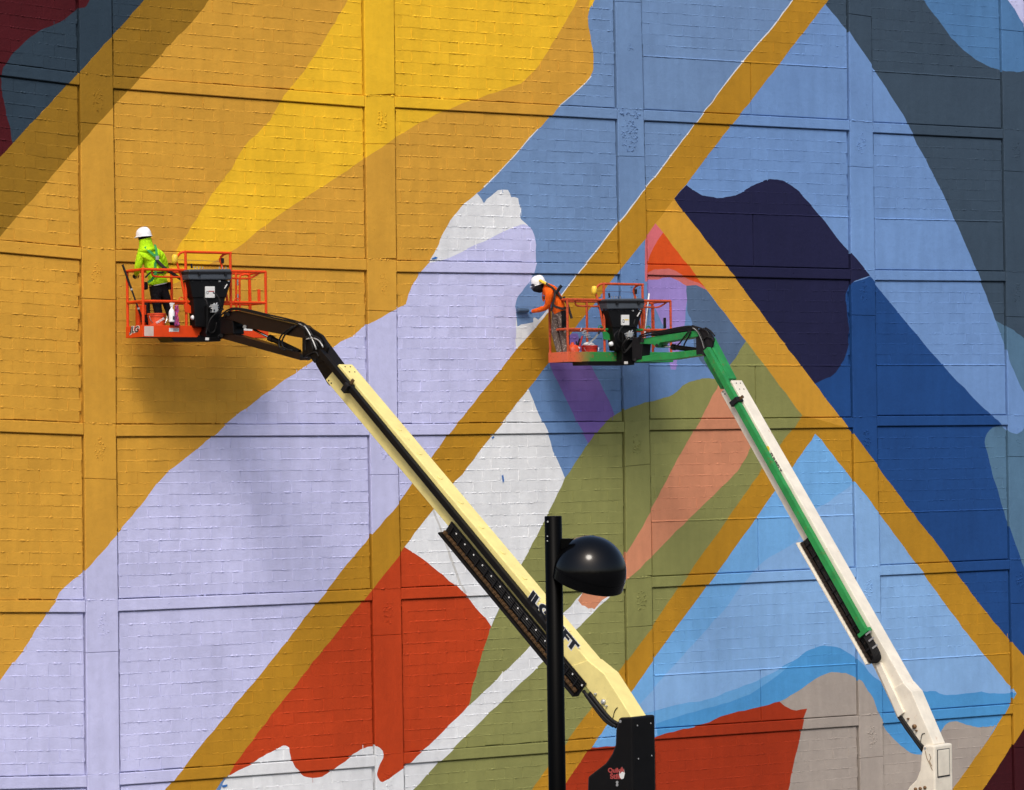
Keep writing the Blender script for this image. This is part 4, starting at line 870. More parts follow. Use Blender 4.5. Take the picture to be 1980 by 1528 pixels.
bk2 = dict(xl=1097, xr=1301, bot=700, toe=680.5, mid=637, top=580, guard=549.5, g0=1169, g1=1244, cut0=1197, cut1=1252,
    console=dict(lid=[(1174, 578), (1245, 577), (1246.5, 587), (1245, 597), (1175, 598), (1173, 588)], ridge=(1173, 1246, 583), latch=(1194, 1236),
        body=[(1175, 599), (1244, 598), (1232, 634), (1185, 634)], neck=[(1184, 633), (1232, 633), (1226, 655), (1214, 680), (1190, 678)], label=[(1202, 609), (1217, 609), (1217, 629), (1202, 629)], bar=M['yellow_part'],
        stick=(1178.5, 576), switch=(1183, 1188, 1193, 1199, 1225, 1231), clip=(1234, 607), rot=[(1203, 642), (1232, 640), (1233, 700), (1203, 704)], valve=(1217, 650),
        slab=[(1137, 698.5), (1227, 698.5), (1227, 706), (1138, 706)], sticker=(1207, 699),
        hoses=[[(1248, 645), (1232, 654), (1222, 664), (1210, 678), (1206, 670), (1212, 660), (1226, 650)], [(1246, 649), (1230, 660), (1218, 672), (1208, 682), (1203, 676), (1205, 664), (1216, 652)], [(1195, 640), (1188, 648), (1190, 660), (1198, 672)], [(1205, 630), (1198, 640), (1196, 655), (1205, 664)], [(1232, 636), (1226, 628), (1228, 618)]]))
lift2 = dict(n=2, label='white and green boom lift with worn orange basket and white upright', y_n=-1.12, dep=0.62, mount=(1228, 675), basket=bk2,
    mats=dict(rail=M['orange_worn'], toe=M['fade'], toe2=M['green'], acc=M['green'], jib=M['green'], link=M['dark_plastic'], knuckle=M['dark_plastic'], fly=M['green'], boom=M['white_boom'], tube=M['green'], car=M['dark_plastic'], lip=M['white_boom'], turret=M['white_boom'], chassis=M['white_boom']),
    jib=dict(upper=[(1237, 665), (1243, 655), (1262, 651), (1340, 640), (1352, 641), (1354, 650), (1344, 652), (1300, 659), (1276, 663), (1269, 673), (1262, 666)], lower=[(1226, 692), (1232, 690), (1300, 681), (1345, 677), (1364, 680), (1364, 686), (1300, 695.5), (1230, 700.5), (1226, 698)],
        link0=[(1222, 652), (1244, 655), (1240, 694), (1222, 698)], link1=[(1345, 642), (1354, 644), (1362, 684), (1346, 686)],
        knuckle=[[(1348, 638), (1360, 634), (1372, 642), (1380, 656), (1372, 690), (1360, 688), (1354, 664)]],
        cyl=[(1276, 669), (1300, 671), (1348, 677)], pins=[(1270, 668), (1242, 659), (1228, 696), (1360, 683), (1372, 650)],
        hoses=[([(1236, 650), (1252, 644), (1280, 640), (1310, 634), (1334, 631), (1346, 636), (1356, 652), (1362, 670)], 'rubber'), ([(1234, 654), (1254, 648), (1284, 642), (1316, 635), (1338, 632), (1350, 640), (1358, 656), (1364, 676)], 'rubber'),
            ([(1333, 640), (1324, 650), (1314, 664), (1306, 671)], 'rubber'), ([(1336, 640), (1331, 652), (1324, 664), (1322, 671)], 'rubber'), ([(1340, 634), (1350, 642), (1358, 660), (1362, 674)], 'valve'), ([(1356, 660), (1366, 652), (1376, 654), (1380, 660)], 'rubber'), ([(1338, 630), (1352, 634), (1366, 640), (1372, 650)], 'dark_plastic'), ([(1364, 634), (1374, 640), (1382, 650)], 'rubber')],
        tray=[(1250, 649), (1262, 644), (1330, 632), (1340, 634), (1340, 639), (1262, 650)]),
    fly=[(1358, 668), (1361, 653), (1367, 652), (1409, 732), (1393, 753), (1361, 696)],
    base=[(1414, 735), (1577, 1020), (1697, 1232), (1750, 1325), (1804, 1440), (1783, 1452), (1735, 1386), (1690, 1292), (1393, 760)], heel=[(1746, 1320), (1762, 1338), (1806, 1440), (1783, 1454), (1734, 1388), (1714, 1338)],
    axis=((1403, 747), (1716, 1310)), bolts=[(1398, 758), (1402, 762), (1411, 738), (1414, 743)], pads=(8, 1.5, 0.62), tube=((1367, 675), (1673, 1222)), tube_w=0.1, clamp=(1424, 777), car=((1556, 1045), (1690, 1278)), car_w=0.2,
    heel_hoses=[[(1738, 1386), (1752, 1408), (1768, 1430), (1784, 1452)], [(1742, 1386), (1757, 1408), (1774, 1432), (1786, 1446)]], heel_pins=[(1757, 1390, 0.018), (1769, 1405, 0.04), (1773, 1413, 0.016)], wire=[(1788, 1418), (1783, 1420), (1781, 1428), (1780, 1436)],
    turret=[(1785, 1441), (1807, 1442), (1810, 1700), (1740, 1700), (1752, 1532), (1757, 1522), (1771, 1508), (1778, 1490), (1781, 1458)], tbolts=[(1789, 1447)])
t2, pl2, B2, ax2, e22, e32 = boom_lift(lift2)
h2 = pl2.h; o_ = pl2.pt(1807, 1442, 0.27)
# recessed hatch on the white upright's end: raised border, dark joint, plate
def end_rect(u0, u1, v0, v1, out, th, name, mat, parent, bev):
    q = [o_-e32*a-Vector((0, 0, v))+h2*out for a, v in ((u0, v0), (u1, v0), (u1, v1), (u0, v1))]
    return MB().prism(q, -h2*th).put(name, mat, parent, bevel=bev)
hp = end_rect(0.075, 0.44, 0.075, 0.545, 0.006, 0.02, 'hatch_joint', M['dark_plastic'], t2, 0.004)
end_rect(0.088, 0.427, 0.085, 0.525, 0.010, 0.02, 'hatch_plate', M['white_boom'], hp, 0.02)
# loop of the cable carrier hanging out below the green tube
for k in range(5):
    off = 0.2+0.03*k
    MB().tube(smooth_chain([pl2.pt(1668+k*3, 1226, 0.25), pl2.pt(1683+k*3, 1252, 0.26), pl2.pt(1690+k*3, 1272, 0.26), pl2.pt(1685+k*2, 1281, 0.25), pl2.pt(1678, 1276, 0.22)]), 0.02, 8).put('cable_loop', M['rubber'], t2, smooth=True)
for (px, py) in ((1674, 1228), (1680, 1240), (1687, 1254)):
    a = pl2.pt(px, py, 0.285); MB().bar(a, a+e22*0.12, 0.03, 0.012, e32).put('loop_bar', M['valve'], t2)
c = pl2.pt(1672, 1223, 0.25); MB().box(c, 0.07, 0.24, 0.12, (ax2, e22, e32)).put('tube_foot', M['green'], t2, bevel=0.006)
for bold, mat, off in ((0.002, M['ink'], 0.157),):
    lettering('SUNBELT', 0.1, pl2.pt(1486, 880, off), ax2, e22, mat, t2, bold=0.003, width=0.40, height=0.085)
MB().lathe([(0.05, 0), (0.05, 0.002)], pl2.pt(1484, 868, 0.156), e32, 12).put('sun_emblem', M['yellow_part'], t2)
MB().prism([pl2.pt(a, b, 0.22) for a, b in ((1692, 1286), (1701, 1281), (1747, 1378), (1736, 1387))], -e32*0.12).put('conduit_cover', M['white_boom'], t2, bevel=0.006)
# rust runs on the white turret below its pin
M['rust'] = paint('rust_run', (122, 92, 44), 0.7, var=0.3)
for pts in ([(1789, 1452), (1792, 1466), (1798, 1478), (1803, 1490)], [(1797, 1458), (1800, 1466), (1797, 1472), (1802, 1482)]):
    MB().tube([pl2.pt(a, b, 0.271) for a, b in pts], 0.006, 5).put('rust_run', M['rust'], t2)
for px, py in ((1771, 1526), (1780, 1525), (1789, 1523)): MB().lathe([(0.03, 0), (0.03, 0.02), (0.012, 0.035)], pl2.pt(px, py, 0.268), e32, 10).put('rusty_boss', M['chain'], t2)

# ------------------------------------------------------------------ people
def body(name, parent, joints, links, mats, sub=2):
    """one continuous skinned figure; joints: name -> (Vector, radius); links: (a, b, material index)"""
    names = list(joints); ix = {n: i for i, n in enumerate(names)}
    me = bpy.data.meshes.new(name); me.from_pydata([joints[n][0] for n in names], [(ix[a], ix[b]) for a, b, _ in links], [])
    o = bpy.data.objects.new(name, me); COL.objects.link(o); sk = o.modifiers.new('skin', 'SKIN'); sk.use_smooth_shade = True
    sv = me.skin_vertices[0].data
    for n in names:
        r = joints[n][1]; sv[ix[n]].radius = (r, r) if not isinstance(r, tuple) else r
    for v in sv: v.use_root = False
    sv[ix['pelvis']].use_root = True
    ss = o.modifiers.new('sub', 'SUBSURF'); ss.levels = sub; ss.render_levels = sub
    dg = bpy.context.evaluated_depsgraph_get(); dg.update(); m2 = bpy.data.meshes.new_from_object(o.evaluated_get(dg)); bpy.data.objects.remove(o)
    segs = [(joints[a][0], joints[b][0], k) for a, b, k in links]
    for m in mats: m2.materials.append(m)
    for p in m2.polygons:
        c = p.center; best = (9, 0)
        for a, b, k in segs:
            d = b-a; t = max(0, min(1, (c-a).dot(d)/max(d.length_squared, 1e-9))); q = (c-(a+d*t)).length
            if q < best[0]: best = (q, k)
        p.material_index = best[1]; p.use_smooth = True
    return put('body', m2, None, parent)
def add_hand(J, Lk, side, wrist, fwd, palm, k, parent_name, curl=0.5):
    """palm and five separate bent fingers; fwd = finger direction, palm = side the fingers close to"""
    fwd = Vector(fwd).normalized(); palm = Vector(palm); palm = (palm-fwd*palm.dot(fwd)).normalized(); acr = fwd.cross(palm)
    kn = wrist+fwd*0.075; J[side+'palm'] = (wrist+fwd*0.045, 0.032); Lk.append((parent_name, side+'palm', k))
    for i, (s_, ln) in enumerate(((-0.030, 0.062), (-0.010, 0.076), (0.010, 0.072), (0.030, 0.056))):
        a = kn+acr*s_; b_ = a+(fwd*math.cos(curl)+palm*math.sin(curl))*ln*0.5; c_ = b_+(fwd*math.cos(curl*2.4)+palm*math.sin(curl*2.4))*ln*0.5
        J[f'{side}f{i}a'] = (a, 0.0105); J[f'{side}f{i}b'] = (b_, 0.0095); J[f'{side}f{i}c'] = (c_, 0.008)
        Lk += [(side+'palm', f'{side}f{i}a', k), (f'{side}f{i}a', f'{side}f{i}b', k), (f'{side}f{i}b', f'{side}f{i}c', k)]
    a = wrist+fwd*0.03-acr*0.035+palm*0.01; b_ = a+fwd*0.03-acr*0.018+palm*0.02; c_ = b_+fwd*0.03+palm*0.015
    J[side+'t0'] = (a, 0.0125); J[side+'t1'] = (b_, 0.011); J[side+'t2'] = (c_, 0.009)
    Lk += [(side+'palm', side+'t0', k), (side+'t0', side+'t1', k), (side+'t1', side+'t2', k)]
def hat(parent, c, up, fwd, r=0.124):
    up = Vector(up).normalized(); fwd = Vector(fwd); fwd = (fwd-up*fwd.dot(up)).normalized(); sd = fwd.cross(up); mb = MB()
    prof = [(1.0, 0.0), (0.985, 0.25), (0.93, 0.5), (0.8, 0.74), (0.58, 0.91), (0.3, 0.985), (0.0, 1.0)]; n = 28; H = 0.138; base = 0
    c = Vector(c)
    for (rr, hh) in prof:
        for k in range(n):
            a = 2*math.pi*k/n; mb.v.append(tuple(c+fwd*(math.cos(a)*rr*r*1.12)+sd*(math.sin(a)*rr*r*0.95)+up*(hh*H+0.014*max(0, 1-abs(math.sin(a))*4)*(1 if hh > 0.3 else 0)+0.006*max(0, 1-abs(abs(math.sin(a))-0.7)*7)*(1 if hh > 0.3 else 0))))
    for i in range(len(prof)-1):
        for k in range(n): q = i*n; mb.f.append((q+k, q+(k+1) % n, q+n+(k+1) % n, q+n+k)); mb.mi.append(0)
    b = len(mb.v)
    for k in range(n):
        a = 2*math.pi*k/n; ext = 1.10+0.22*max(0, math.cos(a))**2
        d = fwd*(math.cos(a)*ext*r*1.12)+sd*(math.sin(a)*1.08*r*0.95)
        mb.v += [tuple(c+fwd*(math.cos(a)*r*1.1)+sd*(math.sin(a)*r*0.93)+up*0.005), tuple(c+d-up*0.012), tuple(c+d-up*0.02), tuple(c+fwd*(math.cos(a)*r*1.06)+sd*(math.sin(a)*r*0.9)-up*0.008)]
    for k in range(n):
        k2 = (k+1) % n
        for j in range(4): mb.f.append((b+4*k+j, b+4*k2+j, b+4*k2+(j+1) % 4, b+4*k+(j+1) % 4)); mb.mi.append(0)
    return mb.put('hard_hat', M['white_plastic'], parent, smooth=True)
def boots(parent, ankle, toe_dir, z):
    t = Vector(toe_dir).normalized(); a = Vector((ankle.x, ankle.y, z)); s = Vector((-t.y, t.x, 0)); mb = MB()
    secs = [(-0.09, 0.036, 0.075), (-0.05, 0.044, 0.11), (0.0, 0.045, 0.115), (0.06, 0.046, 0.075), (0.13, 0.048, 0.058), (0.18, 0.036, 0.045), (0.2, 0.015, 0.03)]; n = 10
    for (u, w, h) in secs:
        for k in range(n):
            q = math.pi*2*k/n; mb.v.append(tuple(a+t*u+s*(math.cos(q)*w)+Vector((0, 0, h/2+math.sin(q)*h/2))))
    for i in range(len(secs)-1):
        for k in range(n): mb.f.append((i*n+k, i*n+(k+1) % n, i*n+n+(k+1) % n, i*n+n+k)); mb.mi.append(0)
    mb.f += [tuple(range(n-1, -1, -1)), tuple((len(secs)-1)*n+k for k in range(n))]; mb.mi += [0, 0]
    return mb.put('boot', M['boot'], parent, smooth=True)
V3 = Vector
# worker in yellow, back to the camera, standing in the left basket
yb = -0.86; zf1 = B1['zf']
pp = thing('person', 'person in hi-vis yellow hooded shirt and black trousers, back turned, in the left basket', 'person', (0, 0, 0))
def p1(px, py, dy=0.0): return P(px, py, yb+dy)
J = {}; Lk = []
def jn(n, v, r): J[n] = (v, r)
jn('pelvis', p1(307, 556), 0.135); jn('waist', p1(303, 540), 0.135); jn('ribs', p1(299, 522), 0.165); jn('chest', p1(294, 502), 0.165); jn('upper', p1(289, 489), 0.12); jn('neck', p1(283, 477), 0.075); jn('skull', p1(279, 464), 0.095); jn('crown', p1(277.5, 453), 0.09)
jn('lsh', p1(272, 494), 0.082); jn('lel', p1(266, 520, 0.05), 0.062); jn('lfa', p1(264, 528, 0.2), 0.048); jn('lwr', p1(264, 530, 0.33), 0.036)
jn('rsh', p1(311, 494), 0.095); jn('rel', p1(320, 522, 0.06), 0.075); jn('rfa', p1(310, 530, 0.22), 0.05); jn('rwr', p1(300, 530, 0.36), 0.036)
jn('lhip', p1(300, 565), 0.105); jn('lkn', p1(305, 600, 0.04), 0.075); jn('lcf', p1(309, 618), 0.066); jn('lan', V3((p1(313, 640).x, yb, zf1+0.10)), 0.05)
jn('rhip', p1(316, 564), 0.105); jn('rkn', p1(327, 600, 0.05), 0.075); jn('rcf', p1(333, 618), 0.066); jn('ran', V3((p1(339, 636).x, yb+0.04, zf1+0.10)), 0.05)
Lk += [('pelvis', 'waist', 1), ('waist', 'ribs', 0), ('ribs', 'chest', 0), ('chest', 'upper', 0), ('upper', 'neck', 0), ('neck', 'skull', 0), ('skull', 'crown', 2), ('upper', 'lsh', 0), ('lsh', 'lel', 0), ('lel', 'lfa', 0), ('lfa', 'lwr', 0), ('upper', 'rsh', 0), ('rsh', 'rel', 0), ('rel', 'rfa', 0), ('rfa', 'rwr', 0),
       ('pelvis', 'lhip', 1), ('lhip', 'lkn', 1), ('lkn', 'lcf', 1), ('lcf', 'lan', 1), ('pelvis', 'rhip', 1), ('rhip', 'rkn', 1), ('rkn', 'rcf', 1), ('rcf', 'ran', 1)]
add_hand(J, Lk, 'l', J['lwr'][0], (0.05, 1, -0.3), (0, -0.2, -1), 3, 'lwr', 0.9); add_hand(J, Lk, 'r', J['rwr'][0], (-0.1, 1, -0.3), (0, -0.2, -1), 3, 'rwr', 0.9)
body('body', pp, J, Lk, [M['hi_vis'], M['trouser'], M['skin'], M['dark_glove']])
hd = J['crown'][0]
hat(pp, p1(278, 456.5)+V3((0, 0.0, 0.0)), (-0.06, 0.05, 1), (-0.45, 0.9, 0))
# dark hair under the rim and the hood gathered round the neck
MB().lathe([(0.085, -0.05), (0.102, -0.03), (0.108, 0.02), (0.09, 0.04)], p1(279.5, 460), (0, 0.05, 1), 20).put('hair', M['trouser'], pp, smooth=True)
mb = MB()
for i, (py, r, px) in enumerate(((463, 0.098, 279), (467, 0.109, 280), (471, 0.104, 281), (475, 0.118, 282.5), (480, 0.125, 284), (485, 0.145, 286.5))): pass
mb.lathe([(0.09, 0.09), (0.107, 0.075), (0.102, 0.05), (0.112, 0.03), (0.108, 0.0), (0.122, -0.03), (0.12, -0.06), (0.15, -0.10), (0.155, -0.13), (0.13, -0.15)], p1(281.5, 470), (-0.16, 0.0, 1), 22).put('hood', M['hi_vis'], pp, smooth=True)
ptc = MB()
# shirt hem and white undershirt edge
hem = MB().lathe([(0.150, 0.03), (0.165, -0.02), (0.166, -0.05), (0.15, -0.055)], p1(304.5, 543), (-0.2, 0, 1), 22).put('shirt_hem', M['hi_vis'], pp, smooth=True)
MB().lathe([(0.152, -0.05), (0.158, -0.066), (0.14, -0.07)], p1(304.5, 543), (-0.2, 0, 1), 22).put('undershirt', M['white_plastic'], pp, smooth=True)
hz = MB(); yn_ = yb-0.165
def b1(px, py, dy=0.0): return P(px, py, yn_+dy)
ribbon(hz, [b1(281, 477, 0.06), b1(288, 485, 0.01), b1(296, 492, -0.01), b1(303, 497, -0.012), b1(306, 505, -0.008)], 0.045, (0, -1, 0.1))
ribbon(hz, [b1(300, 473, 0.1), b1(302, 482, 0.03), b1(303, 490, 0.0), b1(304, 498, -0.012), b1(300, 512, 0.0), b1(301, 530, 0.0), b1(294, 541, 0.01), b1(286, 546, 0.06)], 0.042, (0, -1, 0.1))
hz.put('harness', M['webbing'], pp)
MB().box(b1(304, 499, -0.02), 0.06, 0.02, 0.07).put('harness_plate', M['valve'], pp, bevel=0.006)
mb = MB(); ribbon(mb, [b1(304, 503, -0.03), b1(312, 512, -0.04), b1(321, 520, -0.04), b1(333, 528, -0.05), b1(345, 536, -0.06), b1(353, 541, -0.05)], 0.05, (0, -1, 0.2), 0.02); mb.put('lanyard', M['dark_web'], pp)
mb = MB(); ribbon(mb, [b1(281, 537, 0.04), b1(290, 528, 0.01), b1(303, 527, 0.0), b1(317, 527, 0.03)], 0.03, (0, -1, 0)); mb.put('waist_strap', M['dark_web'], pp)
for (a, b_) in ((326, 553), (281, 553)): MB().box(p1(a, b_, -0.02), 0.07, 0.09, 0.13).put('tool_pouch', M['trouser'], pp, bevel=0.02)
boots(pp, J['lan'][0], (-0.3, 1, 0), zf1); boots(pp, J['ran'][0], (0.25, 1, 0), zf1)

# worker in orange, bending over the left end of the right basket and rolling paint on to the wall
yb2 = -0.80; zf2 = B2['zf']
po = thing('person', 'person in orange jacket and white helmet leaning out to roll slate blue paint', 'person', (0, 0, 0))
def p2(px, py, dy=0.0): return P(px, py, yb2+dy)
J = {}; Lk = []
jn('pelvis', p2(1083, 604), 0.135); jn('waist', p2(1080, 592), 0.13); jn('ribs', p2(1074, 579), 0.14); jn('chest', p2(1066, 566, 0.04), 0.15); jn('upper', p2(1059, 558, 0.07), 0.11); jn('neck', p2(1051, 553, 0.1), 0.068); jn('skull', p2(1043, 552, 0.14), 0.088); jn('crown', p2(1039, 544, 0.16), 0.085); jn('chin', p2(1038, 558, 0.2), 0.055)
jn('rsh', p2(1062, 567, -0.10), 0.082); jn('rel', p2(1059, 593, 0.0), 0.062); jn('rfa', p2(1044, 599, 0.2), 0.05); jn('rwr', p2(1030.5, 602, 0.42), 0.036)
jn('lsh', p2(1056, 565, 0.2), 0.08); jn('lel', p2(1053, 578, 0.25), 0.058); jn('lfa', p2(1055, 582, 0.16), 0.046); jn('lwr', p2(1058, 580.5, 0.10), 0.036)
jn('lhip', p2(1077, 612, 0.09), 0.105); jn('lkn', p2(1073, 642, 0.12), 0.078); jn('lcf', p2(1077, 660, 0.1), 0.066); jn('lan', V3((p2(1083, 672, 0.0).x, yb2+0.0, zf2+0.10)), 0.052)
jn('rhip', p2(1087, 612, -0.05), 0.105); jn('rkn', p2(1089, 642, -0.03), 0.078); jn('rcf', p2(1091, 660, -0.03), 0.066); jn('ran', V3((p2(1094, 676, -0.1).x, yb2-0.1, zf2+0.10)), 0.052)
Lk += [('pelvis', 'waist', 0), ('waist', 'ribs', 0), ('ribs', 'chest', 0), ('chest', 'upper', 0), ('upper', 'neck', 0), ('neck', 'skull', 2), ('skull', 'crown', 2), ('skull', 'chin', 2), ('upper', 'rsh', 0), ('rsh', 'rel', 0), ('rel', 'rfa', 0), ('rfa', 'rwr', 0), ('upper', 'lsh', 0), ('lsh', 'lel', 0), ('lel', 'lfa', 0), ('lfa', 'lwr', 0),
       ('pelvis', 'lhip', 1), ('lhip', 'lkn', 1), ('lkn', 'lcf', 1), ('lcf', 'lan', 1), ('pelvis', 'rhip', 1), ('rhip', 'rkn', 1), ('rkn', 'rcf', 1), ('rcf', 'ran', 1)]
hf = (P(1018, 601, -0.12)-J['rwr'][0]).normalized()
add_hand(J, Lk, 'r', J['rwr'][0], hf, (0.2, 0.2, -1), 3, 'rwr', 0.8); add_hand(J, Lk, 'l', J['lwr'][0], (-0.6, -0.5, -0.2), (0, 0, -1), 3, 'lwr', 0.9)
body('body', po, J, Lk, [M['hi_orange'], M['trouser2'], M['skin'], M['glove']])
face = (V3((-0.75, 0.62, -0.25))).normalized()
hat(po, p2(1041.5, 548.5, 0.15), (-0.30, 0.10, 1), (-0.75, 0.62, 0), 0.118)
mb = MB().lathe([(0.07, -0.115), (0.098, -0.09), (0.112, -0.03), (0.108, 0.035), (0.09, 0.05)], p2(1041, 553, 0.15), (0.22, -0.1, 1), 20).put('face_cover', M['trouser'], po, smooth=True)
MB().lathe([(0.078, 0.0), (0.074, 0.028), (0.05, 0.05), (0.0, 0.058)], p2(1039, 554, 0.15)+V3((-0.045, 0.02, -0.01)), face+V3((0, -0.7, 0)), 18).put('visor', M['mask'], po, smooth=True)
mb = MB(); ribbon(mb, [p2(1043, 541, 0.02), p2(1051, 545, -0.03), p2(1060, 550, -0.04), p2(1070, 555, -0.03)], 0.06, (0, -0.7, 0.7), 0.02); mb.put('hood_strip', M['yellow_part'], po)
mb = MB(); yh = -0.16
def b2(px, py, dy=0.0): return P(px, py, yb2+yh+dy)
ribbon(mb, [b2(1056, 548, 0.1), b2(1068, 556, 0.05), b2(1078, 567, 0.02), b2(1087, 578, 0.03)], 0.055, (0.3, -1, 0.5)); ribbon(mb, [b2(1074, 562, 0.02), b2(1072, 576, -0.01), b2(1069, 590, 0.0), b2(1066, 602, 0.02)], 0.045, (0, -1, 0.1))
ribbon(mb, [b2(1067, 588, 0.0), b2(1076, 594, -0.005), b2(1087, 597, 0.0), b2(1098, 595, 0.05)], 0.045, (0, -1, 0.1)); mb.put('harness', M['dark_web'], po)
MB().box(b2(1080, 560, 0.02), 0.06, 0.03, 0.2, (V3((0.75, 0, -0.66)), V3((0, 1, 0)), V3((0.66, 0, 0.75)))).put('harness_reel', M['dark_plastic'], po, bevel=0.01)
mb = MB(); ribbon(mb, smooth_chain([b2(1090, 574, 0.0), b2(1098, 590, -0.02), b2(1103, 606, -0.03), b2(1106, 616, -0.03)]), 0.045, (0, -1, 0), 0.015); mb.put('lanyard', M['dark_web'], po)
mb = MB(); ribbon(mb, [b2(1090, 601, 0.02), b2(1091, 620, 0.02), b2(1091, 640, 0.06)], 0.09, (0, -1, 0), 0.02); mb.put('dark_patch', M['trouser'], po)
MB().box(p2(1055, 576, 0.0), 0.07, 0.09, 0.06).put('elbow_pad', M['dark_web'], po, bevel=0.02)
boots(po, J['lan'][0], (0.0, 1, 0), zf2); boots(po, J['ran'][0], (-0.15, 1, 0), zf2)

# ------------------------------------------------------------------ tools and pails in the baskets
ro = thing('paint_roller', 'paint roller loaded with slate blue paint pressed on the wall by the worker in orange', 'paint roller')
ra, rb = P(1000.5, 600, -0.062), P(1021, 600.5, -0.062)
MB().lathe([(0.02, 0), (0.038, 0.002), (0.041, 0.012), (0.041, (rb-ra).length-0.012), (0.038, (rb-ra).length-0.002), (0.02, (rb-ra).length)], ra, rb-ra, 20).put('roller_cover', M['roller_nap'], ro, smooth=True)
MB().tube(smooth_chain([rb, rb+V3((0.03, -0.01, 0)), P(1026, 602, -0.15), P(1027, 603, -0.25), P(1028, 603, -0.32)]), 0.006, 8).put('frame', M['steel'], ro)
MB().tube([P(1027, 602.5, -0.24), P(1028.5, 603, -0.36)], 0.016, 10).put('handle', M['dark_plastic'], ro)
pol = thing('roller_pole', 'black extension pole leaning over the far left corner of the left basket', 'pole')
a, b_ = P(237, 512, B1['yf']-0.02), P(263, 584, B1['yf']-0.16); d_ = (b_-a); b_ = a+d_*((a.z-B1['zf'])/(a.z-b_.z))
MB().tube([a, a+(b_-a)*0.35], 0.019, 10).put('grip', M['rubber'], pol); MB().tube([a+(b_-a)*0.35, a+(b_-a)*0.62], 0.014, 10).put('shaft', M['dark_plastic'], pol); MB().tube([a+(b_-a)*0.62, b_], 0.017, 10).put('lower_shaft', M['black'], pol)
for q in (0.35, 0.62): MB().tube([a+(b_-a)*(q-0.012), a+(b_-a)*(q+0.012)], 0.022, 10).put('collar', M['valve'], pol)
def pail(label, c, r, h, mat, extra=None):
    t = thing('bucket', label, 'bucket', (0, 0, 0)); c = V3(c)
    MB().lathe([(r*0.86, 0), (r*0.88, 0.004), (r*0.985, h*0.84), (r*1.06, h*0.845), (r*1.06, h*0.88), (r*1.0, h*0.885), (r*1.0, h*0.93), (r*1.07, h*0.935), (r*1.07, h), (r*1.0, h), (r*0.95, h*0.9), (r*0.84, 0.012)], c, (0, 0, 1), 28).put('pail_body', mat, t)
    MB().tube([c+V3((math.cos(q)*r*1.1, -abs(math.sin(q))*r*0.25-0.4*r, h*0.88-math.sin(q)*h*0.45)) for q in np.linspace(0, math.pi, 13)], 0.004, 6).put('wire_handle', M['steel'], t)
    return t
c = P(302, 640, -0.86); bu = pail('orange plastic bucket with white print on the left basket floor beside the standing worker', (c.x, -0.88, B1['zf']), 0.15, 0.37, M['bucket_orange'])
mb_o = V3((c.x-0.075, -0.88-0.146, B1['zf']+0.185)); lettering('THE HOME', 0.05, mb_o, (1, 0, 0.55), (-0.55, 0, 1), M['white_plastic'], bu, bold=0.002, width=0.17)
sp_ = thing('spray_bottle', 'clear and white spray bottle hung on the mid rail of the left basket', 'spray bottle')
cz = P(332, 607, B1['yn']-0.06); MB().lathe([(0.0, -0.14), (0.048, -0.138), (0.05, -0.12), (0.05, 0.02), (0.04, 0.06), (0.018, 0.09), (0.016, 0.11)], cz, (0, 0, 1), 20).put('bottle', M['white_plastic'], sp_, smooth=True)
MB().prism([cz+V3(q) for q in ((-0.02, -0.015, 0.11), (0.02, -0.015, 0.11), (0.025, -0.015, 0.15), (0.05, -0.015, 0.165), (0.05, -0.015, 0.18), (-0.03, -0.015, 0.185), (-0.035, -0.015, 0.165))], (0, 0.03, 0)).put('trigger_head', M['sticker'], sp_, bevel=0.005)
MB().box(cz+V3((0.01, -0.049, -0.07)), 0.03, 0.006, 0.06).put('label_print', M['ink'], sp_)
rg = thing('rag', 'crumpled magenta and violet rag hanging on the mid rail beside the spray bottle', 'rag')
mb = MB(); cr = P(340.5, 610, B1['yn']-0.05); nn = 14; mm = 8
for i in range(nn+1):
    for j in range(mm+1):
        u = j/mm-0.5; v = i/nn; mb.v.append(tuple(cr+V3((u*(0.06+0.05*v)+0.012*math.sin(v*7+j), -0.03*math.sin(j*1.9+v*2)-0.012*math.cos(i*1.3+j), 0.16-v*0.33+0.02*math.sin(j*2.1)))))
for i in range(nn):
    for j in range(mm): k = i*(mm+1)+j; mb.f.append((k, k+1, k+mm+2, k+mm+1)); mb.mi.append(0)
o = mb.put('cloth', M['pink'], rg, smooth=True); sm = o.modifiers.new('thick', 'SOLIDIFY'); sm.thickness = 0.004
# right basket
c = P(1140, 688, -0.85); rp = pail('low red paint pail with white lining on the right basket floor', (c.x, -0.85, B2['zf']), 0.15, 0.27, M['red'])
MB().lathe([(0.10, 0.0), (0.125, 0.03), (0.06, 0.075), (0.03, 0.06)], V3((c.x-0.01, -0.85, B2['zf']+0.255)), (0.1, 0, 1), 16).put('liner', M['white_plastic'], rp, smooth=True)
jg = thing('jug', 'orange and yellow round jug standing behind the post in the right basket', 'jug')
c = P(1107, 690, -0.7); MB().lathe([(0.0, 0), (0.13, 0.004), (0.15, 0.06), (0.15, 0.2), (0.11, 0.27), (0.03, 0.3), (0.03, 0.33), (0.0, 0.335)], (c.x, -0.7, B2['zf']), (0, 0, 1), 22).put('jug_body', M['bucket_orange'], jg, smooth=True)
MB().lathe([(0.152, 0.05), (0.153, 0.12)], (c.x, -0.7, B2['zf']), (0, 0, 1), 22).put('yellow_band', M['yellow_part'], jg)
bt = thing('bottle', 'small blue bottle between the orange jug and the red pail', 'bottle')
c = P(1119, 690, -0.8); MB().lathe([(0.0, 0), (0.05, 0.002), (0.052, 0.15), (0.025, 0.2), (0.025, 0.23), (0.0, 0.232)], (c.x, -0.8, B2['zf']), (0, 0, 1), 16).put('bottle_body', M['glove'], bt, smooth=True)
